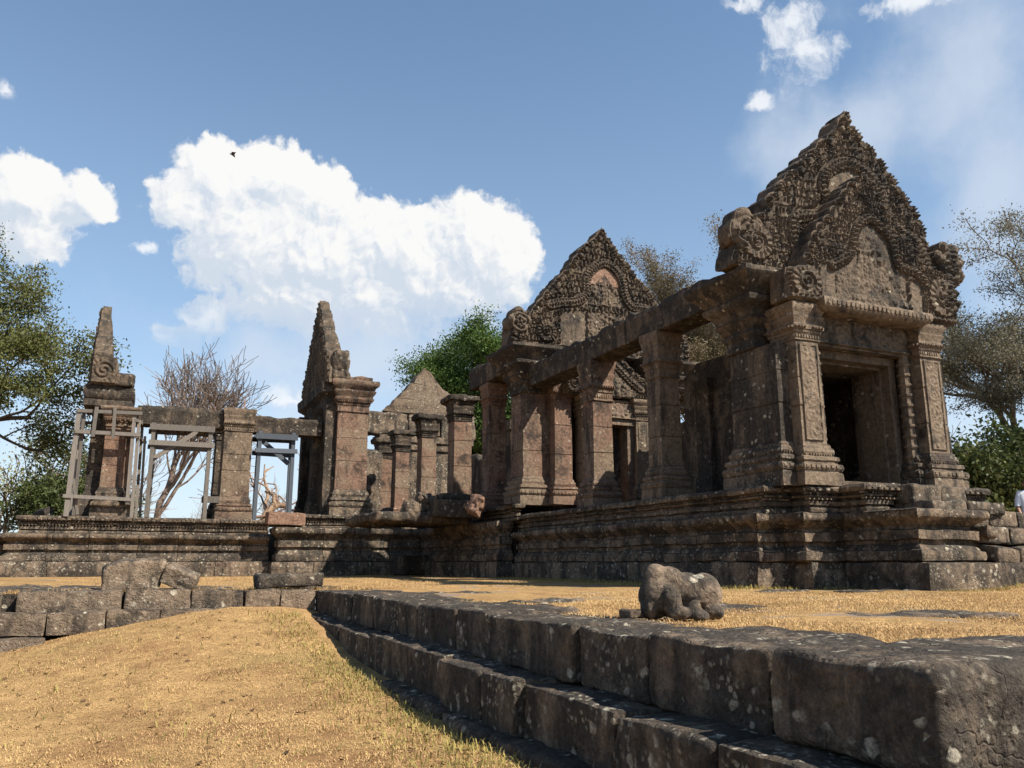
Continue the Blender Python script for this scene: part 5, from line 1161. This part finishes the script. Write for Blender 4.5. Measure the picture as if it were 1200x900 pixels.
for i, (a, d, h, lab, lm) in enumerate([(28.4, 42, 5.4, 'yellowish green bush right behind the foot of the right pilaster', M_leaf_olive), (30.6, 44, 7.0, 'dark green bush behind the stair under the airy tree', M_leaf_dark), (33.0, 45, 7.6, 'dark green bush at the right edge behind the visitor', M_leaf_dark)]):
    tree('green_bush', lab, a, d, h, .12, (0, 0), 121 + i, 3, .75, (5, 4, 3), .02, .16, .66, 3.4, (34, .38, .24, .75, .2), M_bark, lm, stems=4, cat='bush', group='bushes behind the stair')

# ---------------------------------------------------------------- dry grass
def grass(name, n, xr_, yr_, zf, size, seed, mat, clump=.6, accept=None, up=.55):
    rg = np.random.default_rng(seed); x = rg.uniform(*xr_, n); y = rg.uniform(*yr_, n); P_ = np.stack([x, y, x * 0], 1)
    k = fbm(P_, .9, 3, seed) + .35 * fbm(P_, 5, 2, seed + 3); keep = k > rg.uniform(-1.1, .35, n) * clump
    if accept is not None: keep &= accept(x, y, rg)
    P_ = P_[keep]; n = len(P_); P_[:, 2] = zf(P_[:, 0], P_[:, 1])
    th = rg.uniform(0, 2 * math.pi, n); L = size * rg.uniform(.5, 1.5, n); el_ = np.clip(rg.normal(up, .35, n), .05, 1.4)
    d = np.stack([np.cos(th) * np.cos(el_), np.sin(th) * np.cos(el_), np.sin(el_)], 1) * L[:, None]; s_ = np.stack([-np.sin(th), np.cos(th), th * 0], 1) * (.0035 + size * .025)
    b0 = P_ - [0, 0, .006]; mid = b0 + d * .55 + np.array([0, 0, .012]); tip = b0 + d * np.array([1, 1, .8])
    V = np.stack([b0 - s_, b0 + s_, mid + s_ * .7, mid - s_ * .7, tip], 1).reshape(-1, 3)
    i = np.arange(n)[:, None] * 5; F = [tuple(r) for r in (i + np.array([[0, 1, 2, 3]])).tolist()] + [tuple(r) for r in (i + np.array([[3, 2, 4]])).tolist()]
    tn = np.repeat(np.clip(rg.random(n) * .8 + .7 * fbm(P_, .8, 4, 9) + .1, 0, 1), 5)
    m = MB(); m.add(V, F, tn); return tag(m.build(name, mat, smooth=0), kind='stuff')
M_straw = simple('straw', (.22, .132, .055), (.61, .41, .19), 1.2, .8, trans=.15)
M_gstraw = simple('half_green_straw', (.14, .13, .035), (.42, .32, .11), 1.2, .8, trans=.2)
gz = lambda x, y: ground_z(x, y) + fbm(np.stack([x, y, x * 0], 1), .7, 4, 3) * .07 + fbm(np.stack([x, y, x * 0], 1), 4.0, 2, 5) * .02
near = lambda x, y, rg: rg.random(len(x)) < np.clip(7.0 / np.maximum(np.hypot(x, y), 1), .12, 1) ** 1.3
o = grass('dry_grass', 230000, (-5.5, 2.75), (3.0, 16.4), gz, .034, 5, M_straw, accept=near, up=.18, clump=1.0)
o = grass('green_grass', 9000, (1.7, 2.75), (5.0, 15.5), gz, .085, 6, M_gstraw, accept=lambda x, y, rg: rg.random(len(x)) < np.clip((x - 1.7) / 1.0, 0, 1) ** 1.5, up=.8)
tz = lambda x, y: x * 0 - .03 + .42 * np.exp(-((x - 17.6) / 1.6) ** 2 - ((y - 11.2) / 2.0) ** 2)
o = grass('dry_grass', 150000, (4.2, 20), (3.6, 13.6), tz, .036, 7, M_straw, clump=.9, up=.25, accept=lambda x, y, rg: (x < 11.5) | (y < 11.3))
o = grass('dry_grass', 40000, (-2, 11.4), (17.5, 33), tz, .045, 8, M_straw, clump=.9, up=.3)

# tall straws, dead leaves and small stones strewn over the slope
o = grass('straw_tufts', 1300, (-5.0, 2.7), (4.0, 15.5), gz, .15, 15, M_gstraw, clump=1.2, up=.5)
rg = np.random.default_rng(77); m = MB()
for i in range(260):
    x, y = rg.uniform(-4.5, 2.6), rg.uniform(4.2, 15.8); z = gz(np.array([x]), np.array([y]))[0]; a = rg.uniform(0, 6.28); L = rg.uniform(.02, .05)
    c_, s_ = math.cos(a) * L, math.sin(a) * L
    m.add([(x - c_, y - s_, z + .012), (x + s_ * .5, y - c_ * .5, z + .03), (x + c_, y + s_, z + .015), (x - s_ * .5, y + c_ * .5, z + .01)], [(0, 1, 2, 3)], rg.random())
tag(m.build('dead_leaves', simple('dead_leaf', (.035, .022, .012), (.16, .09, .04), 5, .8), smooth=0), kind='stuff')

o = grass('dry_tufts', 16000, (10.2, 11.6), (13.3, 26), tz, .11, 21, M_gstraw, clump=1.3, up=.8, accept=lambda x, y, rg: rg.random(len(x)) < np.clip((x - 10.2) / 1.4, 0, 1) ** 3)
o = grass('dry_tufts', 9000, (11.5, 17), (10.4, 13.6), tz, .09, 22, M_gstraw, clump=1.3, up=.8, accept=lambda x, y, rg: (y < np.where(x < 12.5, 13.65, np.where(x < 13.4, 13.05, 11.05))) & (y > np.where(x < 12.5, 13.3, np.where(x < 13.4, 12.7, 10.7))))
o = grass('dry_tufts', 5000, (-2, 4.5), (16.9, 17.6), tz, .08, 23, M_straw, clump=1.2, up=.7)
